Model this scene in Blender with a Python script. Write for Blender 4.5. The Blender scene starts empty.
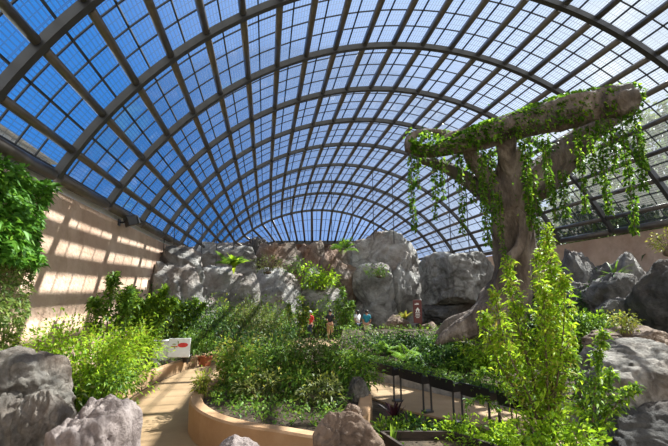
import bpy, bmesh, math, random
import numpy as np
from mathutils import Vector, noise, Matrix

random.seed(11)
rng = np.random.default_rng(7)
C = bpy.context.scene.collection
PI = math.pi

# ------------------------------------------------------------------ camera
CAM_H = 2.4
F, PITCH, YAW, ROLL = 450.0, .164, .176, .009
cd = bpy.data.cameras.new('camera')
cam = bpy.data.objects.new('camera', cd)
C.objects.link(cam)
cd.sensor_width = 36
cd.lens = F / 668 * 36
cd.clip_end = 400
cam.matrix_world = (Matrix.Translation((0, 0, CAM_H)) @ Matrix.Rotation(-YAW, 4, 'Z')
                    @ Matrix.Rotation(PI / 2 + PITCH, 4, 'X') @ Matrix.Rotation(-ROLL, 4, 'Z'))
bpy.context.scene.camera = cam
bpy.context.view_layer.update()
_MW = cam.matrix_world.copy()


def ray(px, py):
    return (_MW.to_3x3() @ Vector(((px - 334) / F, (223 - py) / F, -1.0)))


def W(px, py, d):
    """point seen at a pixel, d metres in front of the camera"""
    return Vector((0, 0, CAM_H)) + ray(px, py) * d


def G(px, py, z=0.0):
    """point of the level z seen at a pixel"""
    r = ray(px, py)
    return Vector((0, 0, CAM_H)) + r * ((z - CAM_H) / r.z)


# ------------------------------------------------------------------ object helpers
def link(name, me, parent=None):
    o = bpy.data.objects.new(name, me)
    C.objects.link(o)
    if parent is not None:
        o.parent = parent
    return o


def tag(o, label=None, cat=None, group=None, kind=None):
    if label: o['label'] = label
    if cat: o['category'] = cat
    if group: o['group'] = group
    if kind: o['kind'] = kind
    return o


def thing(name, label, cat, loc=(0, 0, 0), rz=0.0, group=None, kind=None):
    o = link(name, None)
    o.location = loc
    o.rotation_euler = (0, 0, rz)
    return tag(o, label, cat, group, kind)


class MB:
    """collects shapes of one mesh"""

    def __init__(self):
        self.v = []; self.f = []; self.uv = None

    def add(self, vs, fs):
        n = len(self.v)
        self.v += [tuple(p) for p in vs]
        self.f += [tuple(i + n for i in f) for f in fs]
        return self

    def box(self, c, s, rz=0.0, M=None):
        x, y, z = s[0] / 2, s[1] / 2, s[2] / 2
        vs = [Vector((a * x, b * y, d * z)) for d in (-1, 1) for b in (-1, 1) for a in (-1, 1)]
        if M is not None:
            vs = [M @ p for p in vs]
        elif rz:
            R = Matrix.Rotation(rz, 3, 'Z'); vs = [R @ p for p in vs]
        vs = [p + Vector(c) for p in vs]
        return self.add(vs, [(0, 2, 3, 1), (4, 5, 7, 6), (0, 1, 5, 4), (2, 6, 7, 3), (0, 4, 6, 2), (1, 3, 7, 5)])

    def tube(self, pts, r, n=8, cap=True, disp=None, rect=None, up=Vector((0, 0, 1))):
        pts = [Vector(p) for p in pts]
        m = len(pts)
        rs = r if isinstance(r, (list, tuple)) else [r] * m
        vs = []; fs = []
        prev = None
        for i, p in enumerate(pts):
            t = (pts[min(i + 1, m - 1)] - pts[max(i - 1, 0)]).normalized()
            if prev is None:
                a = up if abs(t.dot(up)) < .95 else Vector((1, 0, 0))
                s = t.cross(a).normalized()
            else:
                s = (prev - t * prev.dot(t)).normalized()
            prev = s
            u = s.cross(t)
            if rect:
                for (a, b) in ((-1, -1), (1, -1), (1, 1), (-1, 1)):
                    vs.append(p + s * (a * rect[0] / 2) + u * (b * rect[1] / 2))
                continue
            for k in range(n):
                an = 2 * PI * k / n
                d = s * math.cos(an) + u * math.sin(an)
                rr = rs[i]
                if disp: rr *= 1 + disp(i, an, p + d * rr)
                vs.append(p + d * rr)
        if rect: n = 4
        for i in range(m - 1):
            for k in range(n):
                a = i * n + k; b = i * n + (k + 1) % n
                fs.append((a, b, b + n, a + n))
        if cap:
            fs.append(tuple(range(n - 1, -1, -1)))
            fs.append(tuple(range((m - 1) * n, m * n)))
        return self.add(vs, fs)

    def lathe(self, prof, c=(0, 0, 0), n=20):
        vs = []; fs = []
        for (r, z) in prof:
            for k in range(n):
                a = 2 * PI * k / n
                vs.append((c[0] + r * math.cos(a), c[1] + r * math.sin(a), c[2] + z))
        for i in range(len(prof) - 1):
            for k in range(n):
                a = i * n + k; b = i * n + (k + 1) % n
                fs.append((a, b, b + n, a + n))
        fs.append(tuple(range(n - 1, -1, -1)))
        fs.append(tuple(range((len(prof) - 1) * n, len(prof) * n)))
        return self.add(vs, fs)

    def ball(self, c, r, n=12, m=8):
        rx, ry, rz = r if isinstance(r, (tuple, list)) else (r, r, r)
        vs = [(c[0], c[1], c[2] - rz)]
        for i in range(1, m):
            t = -PI / 2 + PI * i / m
            for k in range(n):
                a = 2 * PI * k / n
                vs.append((c[0] + rx * math.cos(t) * math.cos(a), c[1] + ry * math.cos(t) * math.sin(a), c[2] + rz * math.sin(t)))
        vs.append((c[0], c[1], c[2] + rz))
        fs = [(0, 1 + (k + 1) % n, 1 + k) for k in range(n)]
        for i in range(m - 2):
            for k in range(n):
                a = 1 + i * n + k; b = 1 + i * n + (k + 1) % n
                fs.append((a, b, b + n, a + n))
        L = len(vs) - 1; o = 1 + (m - 2) * n
        fs += [(o + k, o + (k + 1) % n, L) for k in range(n)]
        return self.add(vs, fs)

    def build(self, name, mat, parent=None, smooth=False, origin=None, bevel=0.0):
        me = bpy.data.meshes.new(name)
        vs = self.v
        if origin is not None:
            vs = [(p[0] - origin[0], p[1] - origin[1], p[2] - origin[2]) for p in vs]
        me.from_pydata(vs, [], self.f)
        if smooth: me.shade_smooth()
        me.materials.append(mat)
        o = link(name, me, parent)
        if origin is not None and parent is None: o.location = origin
        if bevel:
            b = o.modifiers.new('bevel', 'BEVEL'); b.width = bevel; b.segments = 2; b.limit_method = 'ANGLE'
        return o


def catmull(pts, n):
    """smooth resampling of a list of equal-length tuples"""
    P = np.array(pts, float)
    m = len(P)
    out = []
    for q in np.linspace(0, m - 1, n):
        i = min(int(q), m - 2); t = q - i
        p0, p1, p2, p3 = P[max(i - 1, 0)], P[i], P[i + 1], P[min(i + 2, m - 1)]
        out.append(.5 * ((2 * p1) + (p2 - p0) * t + (2 * p0 - 5 * p1 + 4 * p2 - p3) * t * t + (3 * p1 - p0 - 3 * p2 + p3) * t ** 3))
    return np.array(out)


# ------------------------------------------------------------------ materials
def new_mat(name):
    m = bpy.data.materials.new(name); m.use_nodes = True
    nt = m.node_tree
    return m, nt, nt.nodes, nt.links, nt.nodes['Principled BSDF']


def ramp(nd, stops):
    r = nd.new('ShaderNodeValToRGB')
    e = r.color_ramp.elements
    while len(e) < len(stops): e.new(.5)
    for k, (p, c) in enumerate(stops):
        e[k].position = p; e[k].color = (*c, 1)
    return r


def coords(nd, lk, scale=(1, 1, 1), kind='Object'):
    t = nd.new('ShaderNodeTexCoord'); mp = nd.new('ShaderNodeMapping')
    mp.inputs['Scale'].default_value = scale
    lk.new(t.outputs[kind], mp.inputs['Vector'])
    return mp


def noise_mat(name, stops, scale=3.0, detail=8, rough=.85, bump=.3, bscale=None, stretch=(1, 1, 1), dist=.02, spec=.3, kind='Object', patch=None):
    m, nt, nd, lk, b = new_mat(name)
    mp = coords(nd, lk, stretch, kind)
    n = nd.new('ShaderNodeTexNoise'); n.inputs['Scale'].default_value = scale; n.inputs['Detail'].default_value = detail
    n.inputs['Roughness'].default_value = .62
    lk.new(mp.outputs[0], n.inputs['Vector'])
    r = ramp(nd, stops); lk.new(n.outputs['Fac'], r.inputs[0])
    col = r.outputs[0]
    if patch:
        n2 = nd.new('ShaderNodeTexNoise'); n2.inputs['Scale'].default_value = patch[0]; n2.inputs['Detail'].default_value = 5
        lk.new(mp.outputs[0], n2.inputs['Vector'])
        r2 = ramp(nd, [(patch[2], (0, 0, 0)), (patch[3], (1, 1, 1))]); lk.new(n2.outputs['Fac'], r2.inputs[0])
        mx = nd.new('ShaderNodeMix'); mx.data_type = 'RGBA'
        lk.new(r2.outputs[0], mx.inputs[0]); lk.new(col, mx.inputs[6]); mx.inputs[7].default_value = (*patch[1], 1)
        col = mx.outputs[2]
    lk.new(col, b.inputs['Base Color'])
    b.inputs['Roughness'].default_value = rough
    b.inputs['Specular IOR Level'].default_value = spec
    if bump:
        n3 = nd.new('ShaderNodeTexNoise'); n3.inputs['Scale'].default_value = bscale or scale * 4; n3.inputs['Detail'].default_value = 10
        lk.new(mp.outputs[0], n3.inputs['Vector'])
        bp = nd.new('ShaderNodeBump'); bp.inputs['Strength'].default_value = bump; bp.inputs['Distance'].default_value = dist
        lk.new(n3.outputs['Fac'], bp.inputs['Height']); lk.new(bp.outputs[0], b.inputs['Normal'])
    return m


def plain(name, col, rough=.5, metal=0.0, spec=.5, var=.12):
    m, nt, nd, lk, b = new_mat(name)
    n = nd.new('ShaderNodeTexNoise'); n.inputs['Scale'].default_value = 6
    t = nd.new('ShaderNodeTexCoord'); lk.new(t.outputs['Object'], n.inputs['Vector'])
    r = ramp(nd, [(.3, tuple(c * (1 - var) for c in col)), (.7, tuple(min(1, c * (1 + var)) for c in col))])
    lk.new(n.outputs['Fac'], r.inputs[0]); lk.new(r.outputs[0], b.inputs['Base Color'])
    b.inputs['Roughness'].default_value = rough; b.inputs['Metallic'].default_value = metal
    b.inputs['Specular IOR Level'].default_value = spec
    return m


def leaf_mat(name, cols, rough=.42, trans=.35, tcol=None):
    m, nt, nd, lk, b = new_mat(name)
    a = nd.new('ShaderNodeAttribute'); a.attribute_name = 'leaf_tone'
    n = len(cols)
    r = ramp(nd, [(k / max(1, n - 1), c) for k, c in enumerate(cols)])
    lk.new(a.outputs['Fac'], r.inputs[0])
    lk.new(r.outputs[0], b.inputs['Base Color'])
    b.inputs['Roughness'].default_value = rough + .08
    b.inputs['Specular IOR Level'].default_value = .22
    t = nd.new('ShaderNodeBsdfTranslucent')
    hs = nd.new('ShaderNodeHueSaturation'); hs.inputs['Value'].default_value = 1.35; hs.inputs['Hue'].default_value = .485
    lk.new(r.outputs[0], hs.inputs['Color']); lk.new(hs.outputs[0], t.inputs[0])
    mx = nd.new('ShaderNodeMixShader'); mx.inputs[0].default_value = trans
    lk.new(b.outputs[0], mx.inputs[1]); lk.new(t.outputs[0], mx.inputs[2])
    lk.new(mx.outputs[0], nd['Material Output'].inputs[0])
    return m


def rock_mat(name, stops, brown=None, scale=.7, bump=.9, dist=.12, stain=(.10, .055, .032), stain_lo=.5, stain_hi=.68):
    m, nt, nd, lk, b = new_mat(name)
    mp = coords(nd, lk)
    n = nd.new('ShaderNodeTexNoise'); n.inputs['Scale'].default_value = scale; n.inputs['Detail'].default_value = 10; n.inputs['Roughness'].default_value = .68
    n.inputs['Distortion'].default_value = .6
    lk.new(mp.outputs[0], n.inputs['Vector'])
    r = ramp(nd, stops); lk.new(n.outputs['Fac'], r.inputs[0])
    n2 = nd.new('ShaderNodeTexNoise'); n2.inputs['Scale'].default_value = scale * .55; n2.inputs['Detail'].default_value = 6
    lk.new(mp.outputs[0], n2.inputs['Vector'])
    r2 = ramp(nd, [(stain_lo, (0, 0, 0)), (stain_hi, (.8, .8, .8))]); lk.new(n2.outputs['Color'], r2.inputs[0])
    mx = nd.new('ShaderNodeMix'); mx.data_type = 'RGBA'
    lk.new(r2.outputs[0], mx.inputs[0]); lk.new(r.outputs[0], mx.inputs[6]); mx.inputs[7].default_value = (*stain, 1)
    # dark cracks
    v = nd.new('ShaderNodeTexVoronoi'); v.feature = 'DISTANCE_TO_EDGE'; v.inputs['Scale'].default_value = scale * 1.1
    nw = nd.new('ShaderNodeTexNoise'); nw.inputs['Scale'].default_value = scale * 2; nw.inputs['Detail'].default_value = 5
    lk.new(mp.outputs[0], nw.inputs['Vector'])
    av = nd.new('ShaderNodeMix'); av.data_type = 'VECTOR'; av.inputs[0].default_value = .4
    lk.new(mp.outputs[0], av.inputs[4]); lk.new(nw.outputs['Color'], av.inputs[5]); lk.new(av.outputs[1], v.inputs['Vector'])
    r3 = ramp(nd, [(0, (.35, .33, .32)), (.03, (1, 1, 1))]); lk.new(v.outputs[0], r3.inputs[0])
    ml = nd.new('ShaderNodeMix'); ml.data_type = 'RGBA'; ml.blend_type = 'MULTIPLY'; ml.inputs[0].default_value = .55
    lk.new(mx.outputs[2], ml.inputs[6]); lk.new(r3.outputs[0], ml.inputs[7])
    lk.new(ml.outputs[2], b.inputs['Base Color'])
    b.inputs['Roughness'].default_value = .85; b.inputs['Specular IOR Level'].default_value = .25
    n3 = nd.new('ShaderNodeTexNoise'); n3.inputs['Scale'].default_value = scale * 5; n3.inputs['Detail'].default_value = 12; n3.inputs['Roughness'].default_value = .7
    lk.new(mp.outputs[0], n3.inputs['Vector'])
    bp = nd.new('ShaderNodeBump'); bp.inputs['Strength'].default_value = bump; bp.inputs['Distance'].default_value = dist * 1.8
    lk.new(n3.outputs['Fac'], bp.inputs['Height']); lk.new(bp.outputs[0], b.inputs['Normal'])
    return m


M = {}
M['steel'] = plain('painted_steel', (.046, .044, .043), .42, .0, .55)
M['tube'] = plain('bronze_grey_tube', (.15, .13, .11), .33, .45, .5)
M['steel_dark'] = plain('dark_glazing_bar', (.03, .032, .036), .5)
M['rock'] = rock_mat('grey_rock', [(.3, (.03, .028, .026)), (.45, (.125, .118, .108)), (.56, (.235, .222, .205)), (.72, (.42, .40, .37))])
M['cliff'] = rock_mat('cliff_grey', [(.3, (.05, .047, .043)), (.44, (.20, .19, .175)), (.56, (.36, .345, .32)), (.72, (.58, .555, .52))], scale=.5, stain=(.16, .085, .045), stain_lo=.5, stain_hi=.66, dist=.2)
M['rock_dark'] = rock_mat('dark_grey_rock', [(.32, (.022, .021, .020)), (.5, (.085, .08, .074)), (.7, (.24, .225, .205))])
M['rock_brown'] = rock_mat('brown_stained_rock', [(.32, (.04, .03, .025)), (.5, (.17, .135, .105)), (.7, (.38, .335, .29))], stain=(.17, .075, .035), stain_lo=.45, stain_hi=.66)
M['rock_pink'] = rock_mat('pinkish_rock', [(.3, (.06, .045, .042)), (.48, (.21, .17, .155)), (.7, (.37, .315, .29))], scale=1.6, bump=.9, dist=.04, stain=(.16, .12, .11), stain_lo=.56, stain_hi=.8)
M['rock_near'] = rock_mat('near_grey_rock', [(.32, (.035, .031, .027)), (.48, (.15, .135, .115)), (.68, (.36, .33, .29))], scale=1.5, bump=.9, dist=.05)
M['rock_tan'] = rock_mat('tan_rock', [(.3, (.05, .033, .024)), (.5, (.17, .12, .085)), (.72, (.34, .26, .20))], scale=1.5, dist=.04, stain=(.12, .07, .045))
M['bark'] = noise_mat('sculpted_bark', [(.3, (.035, .027, .021)), (.5, (.135, .102, .078)), (.7, (.29, .235, .19))], scale=2.2, rough=.85, bump=1, bscale=7, dist=.16, stretch=(1, 1, .4), patch=(.6, (.10, .085, .07), .5, .68))
M['wall'] = noise_mat('sand_stucco', [(.3, (.46, .30, .205)), (.5, (.64, .455, .335)), (.7, (.76, .58, .45))], scale=.9, rough=.9, bump=.8, bscale=9, dist=.05, patch=(.35, (.48, .31, .22), .5, .75))
M['planter_wall'] = noise_mat('tan_plaster', [(.3, (.26, .15, .072)), (.55, (.35, .21, .11)), (.75, (.43, .28, .165))], scale=1.2, rough=.85, bump=.35, bscale=14, dist=.02)
M['kerb'] = noise_mat('kerb_plaster', [(.3, (.27, .165, .085)), (.55, (.36, .23, .125)), (.75, (.43, .30, .185))], scale=1.5, rough=.85, bump=.35, bscale=14, dist=.02)
M['path'] = noise_mat('sandy_path', [(.3, (.21, .135, .066)), (.5, (.275, .18, .092)), (.72, (.34, .235, .13))], scale=.8, rough=.8, bump=.4, bscale=30, dist=.015, spec=.4)
M['soil'] = noise_mat('soil', [(.3, (.022, .016, .010)), (.5, (.055, .038, .022)), (.72, (.13, .09, .05))], scale=2.5, rough=.95, bump=.9, bscale=12, dist=.06)
M['ground'] = noise_mat('outer_ground', [(.3, (.10, .10, .06)), (.7, (.22, .20, .13))], scale=.4)
M['black'] = plain('black_plastic', (.012, .012, .013), .5)
M['post'] = plain('dark_post', (.035, .032, .03), .5)
M['wood_dark'] = noise_mat('dark_timber', [(.3, (.015, .011, .009)), (.7, (.06, .042, .03))], scale=3, stretch=(1, 1, 6), bump=.3)
M['pot'] = plain('terracotta', (.42, .13, .055), .8)
M['pot_dark'] = plain('dark_pot', (.03, .03, .03), .6)
M['white'] = plain('white_paint', (.78, .77, .75), .5, var=.04)
M['red'] = plain('red_paint', (.62, .035, .025), .5)
M['sign'] = plain('maroon_sign', (.12, .025, .022), .5)
M['sign_white'] = plain('sign_lettering', (.8, .78, .74), .6, var=.02)
M['stem'] = plain('green_stem', (.10, .11, .035), .7)
M['twig'] = plain('brown_twig', (.11, .075, .045), .85)
M['lamp'] = plain('dark_lamp_housing', (.02, .02, .022), .4)
M['lens'] = plain('lamp_glass', (.25, .27, .3), .15)
M['cable'] = plain('dark_cable', (.02, .02, .022), .5)
M['stone'] = noise_mat('kerb_stone', [(.3, (.12, .11, .095)), (.5, (.26, .24, .21)), (.72, (.42, .39, .34))], scale=3, bump=.6, dist=.03)
M['white_wall'] = plain('white_building_paint', (.75, .75, .74), .7)
M['skin'] = plain('skin', (.45, .25, .17), .6)
M['hair'] = plain('dark_hair', (.015, .012, .01), .6)
M['cloth_red'] = plain('red_cloth', (.58, .035, .02), .8)
M['cloth_teal'] = plain('teal_cloth', (.012, .20, .27), .8)
M['cloth_cream'] = plain('cream_cloth', (.62, .56, .45), .8)
M['cloth_tan'] = plain('tan_cloth', (.42, .26, .13), .8)
M['cloth_black'] = plain('black_cloth', (.02, .02, .024), .8)
M['cloth_white'] = plain('white_cloth', (.7, .7, .7), .8)
M['cloth_dark'] = plain('navy_cloth', (.03, .04, .07), .8)

# leaves: several greens
M['l_bright'] = leaf_mat('bright_leaf', [(.13, .27, .012), (.25, .42, .02), (.42, .56, .04)], trans=.45)
M['l_mid'] = leaf_mat('mid_leaf', [(.045, .115, .013), (.10, .20, .022), (.22, .33, .04)])
M['l_yellow'] = leaf_mat('yellowish_leaf', [(.13, .17, .02), (.24, .27, .035), (.42, .38, .06)])
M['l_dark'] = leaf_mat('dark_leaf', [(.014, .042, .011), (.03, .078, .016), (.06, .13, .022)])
M['l_olive'] = leaf_mat('olive_leaf', [(.05, .07, .018), (.10, .125, .03), (.20, .21, .06)])
M['l_vine'] = leaf_mat('vine_leaf', [(.035, .10, .008), (.085, .20, .014), (.25, .40, .03)], trans=.5)
M['l_hedge'] = leaf_mat('hedge_leaf', [(.05, .15, .018), (.10, .27, .025), (.20, .40, .045)])
M['l_hedge2'] = leaf_mat('creeper_leaf', [(.08, .14, .028), (.16, .24, .045), (.30, .36, .09)])
M['l_maroon'] = leaf_mat('maroon_leaf', [(.02, .007, .009), (.04, .010, .014), (.09, .02, .025)])
M['l_fern'] = leaf_mat('fern_leaf', [(.06, .15, .012), (.12, .25, .02), (.22, .36, .03)])
M['l_out'] = leaf_mat('outdoor_leaf', [(.05, .09, .03), (.09, .14, .045), (.16, .2, .07)])

# ------------------------------------------------------------------ roof geometry
S = 2.6
AY = [y * S for y in (-1.7, -.5, .8, 2.08, 3.36, 4.62, 6., 7.39, 8.82, 10.32, 11.93, 13.46, 14.57, 16.25)]
AW = [w * S for w in (4.6, 4.57, 4.53, 4.48, 4.42, 4.36, 4.30, 4.23, 4.16, 4.08, 4.0, 3.92, 3.86, 3.77)]
AH = [h * S for h in (3.0, 2.95, 2.9, 2.83, 2.75, 2.65, 2.59, 2.56, 2.55, 2.53, 2.49, 2.40, 2.29, 2.03)]
XC = 2.448 * S
EAVE = 1.18 * S + CAM_H
NP = 24
Y_END = 17.7 * S


def arch_pt(k, j, off=0.0):
    if k == len(AY):                                    # the end bar
        r = ray(231 + 7.4 * j, 242.5)
        p = Vector((0, 0, CAM_H)) + r * (Y_END / r.y)
        a = abs(j - 12)
        if a > 6: p.z -= ((a - 6) / 6) ** 1.5 * (p.z - EAVE)
        p.y += off * .7; p.z += off * .7
        return p
    w, h = AW[k], AH[k]
    R = (w * w + h * h) / (2 * h); T = 2 * math.atan2(h, w)
    u = max(-1, min(1, (j - 12) / 11.64)) * T
    return Vector((XC + (R + off) * math.sin(u), AY[k], EAVE + h - R + (R + off) * math.cos(u)))


def surf(k, j, off=0.0):
    i = min(int(k), len(AY) - 1); t = k - i
    return arch_pt(i, j, off).lerp(arch_pt(i + 1, j, off), t)


def eave_x(y, side):
    ys = AY + [Y_END]; ws = AW + [3.4 * S]
    return XC + side * float(np.interp(y, ys, ws))


# glass: clear panes with a fine grid of printed lines
def glass_material():
    m, nt, nd, lk, b = new_mat('roof_glass')
    out = nd['Material Output']; nd.remove(b)
    tc = nd.new('ShaderNodeUVMap')
    sx = nd.new('ShaderNodeSeparateXYZ'); lk.new(tc.outputs[0], sx.inputs[0])

    def line(sock, per, wid):
        d = nd.new('ShaderNodeMath'); d.operation = 'DIVIDE'; d.inputs[1].default_value = per; lk.new(sock, d.inputs[0])
        fr = nd.new('ShaderNodeMath'); fr.operation = 'FRACT'; lk.new(d.outputs[0], fr.inputs[0])
        lt = nd.new('ShaderNodeMath'); lt.operation = 'LESS_THAN'; lt.inputs[1].default_value = wid; lk.new(fr.outputs[0], lt.inputs[0])
        return lt.outputs[0]
    l1 = line(sx.outputs[0], .085, .3)
    l2 = line(sx.outputs[1], .30, .10)
    mxm = nd.new('ShaderNodeMath'); mxm.operation = 'MAXIMUM'; lk.new(l1, mxm.inputs[0]); lk.new(l2, mxm.inputs[1])
    tr = nd.new('ShaderNodeBsdfTransparent'); tr.inputs[0].default_value = (.86, .92, .97, 1)
    tl = nd.new('ShaderNodeBsdfTranslucent'); tl.inputs[0].default_value = (.9, .93, .95, 1)
    pane = nd.new('ShaderNodeMixShader'); pane.inputs[0].default_value = .03
    lk.new(tr.outputs[0], pane.inputs[1]); lk.new(tl.outputs[0], pane.inputs[2])
    gl = nd.new('ShaderNodeBsdfGlossy'); gl.inputs['Roughness'].default_value = .06
    fz = nd.new('ShaderNodeLayerWeight'); fz.inputs[0].default_value = .12
    fm = nd.new('ShaderNodeMath'); fm.operation = 'MULTIPLY'; fm.inputs[1].default_value = .35; lk.new(fz.outputs['Fresnel'], fm.inputs[0])
    pg = nd.new('ShaderNodeMixShader'); lk.new(fm.outputs[0], pg.inputs[0]); lk.new(pane.outputs[0], pg.inputs[1]); lk.new(gl.outputs[0], pg.inputs[2])
    tr2 = nd.new('ShaderNodeBsdfTransparent'); tr2.inputs[0].default_value = (.5, .55, .6, 1)
    ln = nd.new('ShaderNodeMixShader'); ln.inputs[0].default_value = .06
    lk.new(tr2.outputs[0], ln.inputs[1]); lk.new(tl.outputs[0], ln.inputs[2])
    fin = nd.new('ShaderNodeMixShader'); lk.new(mxm.outputs[0], fin.inputs[0]); lk.new(pg.outputs[0], fin.inputs[1]); lk.new(ln.outputs[0], fin.inputs[2])
    lk.new(fin.outputs[0], out.inputs[0])
    return m


M['glass'] = glass_material()
ceiling = thing('ceiling', 'arched steel and glass vault over the whole garden', 'roof', (XC, 0, 0), kind='structure')
CO = Vector((XC, 0, 0))
NA = len(AY)
for k in range(NA):
    mb = MB()
    mb.tube([arch_pt(k, j, -.02) - CO for j in np.linspace(.36, 23.64, 73)], .1, rect=(.2, .2), up=Vector((0, 1, 0)))
    mb.build('arch_rib', M['steel'], ceiling)
for j in range(NP + 1):
    mb = MB()
    for k in range(NA):
        a, b = arch_pt(k, j, 0) - CO, arch_pt(k + 1, j, 0) - CO
        t = (b - a).normalized()
        mb.tube([a + t * .16, b - t * .16], .105 if j not in (0, NP) else .15, 10)
        up = (arch_pt(k, j, 1) - arch_pt(k, j, 0)).normalized()
        mb.tube([a + up * .16, b + up * .16], .1, rect=(.07, .08))
    o = mb.build('purlin', M['tube'], ceiling)
    o.data.polygons.foreach_set('use_smooth', [len(p.vertices) == 4 for p in o.data.polygons])
mb = MB(); mb.tube([arch_pt(NA, j) - CO for j in range(NP + 1)], .1, rect=(.25, .35)); mb.build('end_beam', M['steel'], ceiling)
for k in range(NA):
    g = MB(); uv = []
    rows, cols = 3, 48
    L = (arch_pt(k + 1, 12) - arch_pt(k, 12)).length
    for r in range(rows + 1):
        for c in range(cols + 1):
            g.v.append(tuple(surf(k + r / rows * .9999, c / 2, .24) - CO)); uv.append((c / 2 * 1.02, L * r / rows))
    for r in range(rows):
        for c in range(cols):
            a = r * (cols + 1) + c; g.f.append((a, a + 1, a + cols + 2, a + cols + 1))
    go = g.build('glass_panel', M['glass'], ceiling, smooth=True)
    ul = go.data.uv_layers.new(name='UVMap')
    for lp in go.data.loops: ul.data[lp.index].uv = uv[lp.vertex_index]
    bar = MB()
    nr = 4 if k < 9 else 3
    for r in range(1, nr):
        bar.tube([surf(k + r / nr, j, .21) - CO for j in np.linspace(.1, 23.9, 49)], .03, rect=(.035, .04), up=Vector((0, 1, 0)))
    for j in range(NP):
        bar.tube([surf(k, j + .5, .21) - CO, surf(k + .9999, j + .5, .21) - CO], .03, rect=(.045, .05))
    bar.build('glazing_bars', M['steel_dark'], go)

# ------------------------------------------------------------------ walls and floor
def wall_strip(name, label, side, ztop, zbot, y0, y1, off, mat, th=.3):
    mb = MB(); ys = np.linspace(y0, y1, 60)
    ring = []
    for y in ys:
        x = eave_x(y, side) + side * off
        ring.append([(x, y, zbot), (x, y, ztop), (x + side * th, y, ztop), (x + side * th, y, zbot)])
    for r in ring: mb.v += r
    for i in range(len(ys) - 1):
        for q in range(4):
            a = i * 4 + q; b = i * 4 + (q + 1) % 4
            mb.f.append((a, b, b + 4, a + 4) if side < 0 else (a, a + 4, b + 4, b))
    mb.f += [(0, 3, 2, 1), tuple(len(mb.v) - 4 + q for q in range(4))]
    return tag(mb.build(name, mat), label, 'wall', kind='structure')


wall_strip('wall_left', 'tall sand coloured stucco wall along the left side', -1, EAVE - .3, -.2, -4.6, Y_END, .1, M['wall'])
o = wall_strip('trim_1', 'white weathering strip between left wall and eave', -1, EAVE - .05, EAVE - .3, -4.6, Y_END, .2, M['white'], .06)
wall_strip('wall_right', 'sand coloured stucco wall along the right side', 1, EAVE - .2, -.2, -4.6, Y_END, .1, M['wall'])
mb = MB(); xa, xb = eave_x(Y_END, -1) - 1, eave_x(Y_END, 1) + 1
mb.box(((xa + xb) / 2, Y_END + .6, 3.9), (xb - xa, .4, 8.2))
tag(mb.build('wall_back', M['rock_brown']), 'end wall of the hall behind the rock cliff', 'wall', kind='structure')

fl = MB()
gx, gy = np.linspace(-7, 20, 28), np.linspace(-5, 47, 53)
for y in gy:
    for x in gx: fl.v.append((x, y, -.03 + .02 * noise.noise((x * .4, y * .4, 0))))
for r in range(len(gy) - 1):
    for c in range(len(gx) - 1):
        a = r * len(gx) + c; fl.f.append((a, a + 1, a + len(gx) + 1, a + len(gx)))
tag(fl.build('floor', M['soil'], smooth=True), 'dark soil floor of the indoor garden', 'floor', kind='structure')
mb = MB(); mb.add([(-120, -60, -.3), (140, -60, -.3), (140, 160, -.3), (-120, 160, -.3)], [(0, 1, 2, 3)])
tag(mb.build('ground', M['ground']), 'open ground outside the glass hall', 'ground', kind='structure')


def poly_sheet(name, label, cat, pts, z, mat, kind='structure', th=.04):
    """a thin filled slab of a plan outline"""
    bm = bmesh.new()
    vs = [bm.verts.new((p[0], p[1], z)) for p in pts]
    f = bm.faces.new(vs)
    if f.normal.z < 0: f.normal_flip()
    r = bmesh.ops.extrude_face_region(bm, geom=[f])
    for e in r['geom']:
        if isinstance(e, bmesh.types.BMVert): e.co.z -= th
    bmesh.ops.triangulate(bm, faces=bm.faces[:])
    bmesh.ops.recalc_face_normals(bm, faces=bm.faces[:])
    me = bpy.data.meshes.new(name); bm.to_mesh(me); bm.free(); me.materials.append(mat)
    return tag(link(name, me), label, cat, kind=kind)


# sandy paths
left_edge = [G(110, 446), G(112, 428), G(120, 410), G(134, 397), G(155, 384), G(185, 371), G(215, 361.5), G(240, 355), G(262, 350)]
right_edge = [G(300, 352), G(262, 360), G(236, 372), G(214, 388), G(195, 408), G(192, 430), G(215, 446), G(260, 470)]
lp_ = [tuple(p)[:2] for p in left_edge] + [tuple(p)[:2] for p in right_edge]
poly_sheet('path', 'sandy path curving past the round planter', 'path', [(G(110, 446).x - .1, 3.0)] + lp_ + [(G(260, 470).x, 3.0)], .012, M['path'])
rp = [G(338, 364), G(372, 379.5), G(420, 390.5), G(470, 401.5), G(540, 415.5), G(640, 435.5), G(640, 470), G(540, 446), G(470, 425), G(408, 411), G(366, 396), G(335, 380)]
poly_sheet('path', 'sandy path running behind the black trough planters', 'path', [tuple(p)[:2] for p in rp], .012, M['path'])
bp_ = [G(270, 349), G(300, 338.5), G(420, 338.5), G(430, 345), G(340, 349), G(300, 352)]
poly_sheet('path', 'sunlit sandy clearing where the visitors stand', 'path', [tuple(p)[:2] for p in bp_], .012, M['path'])


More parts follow.
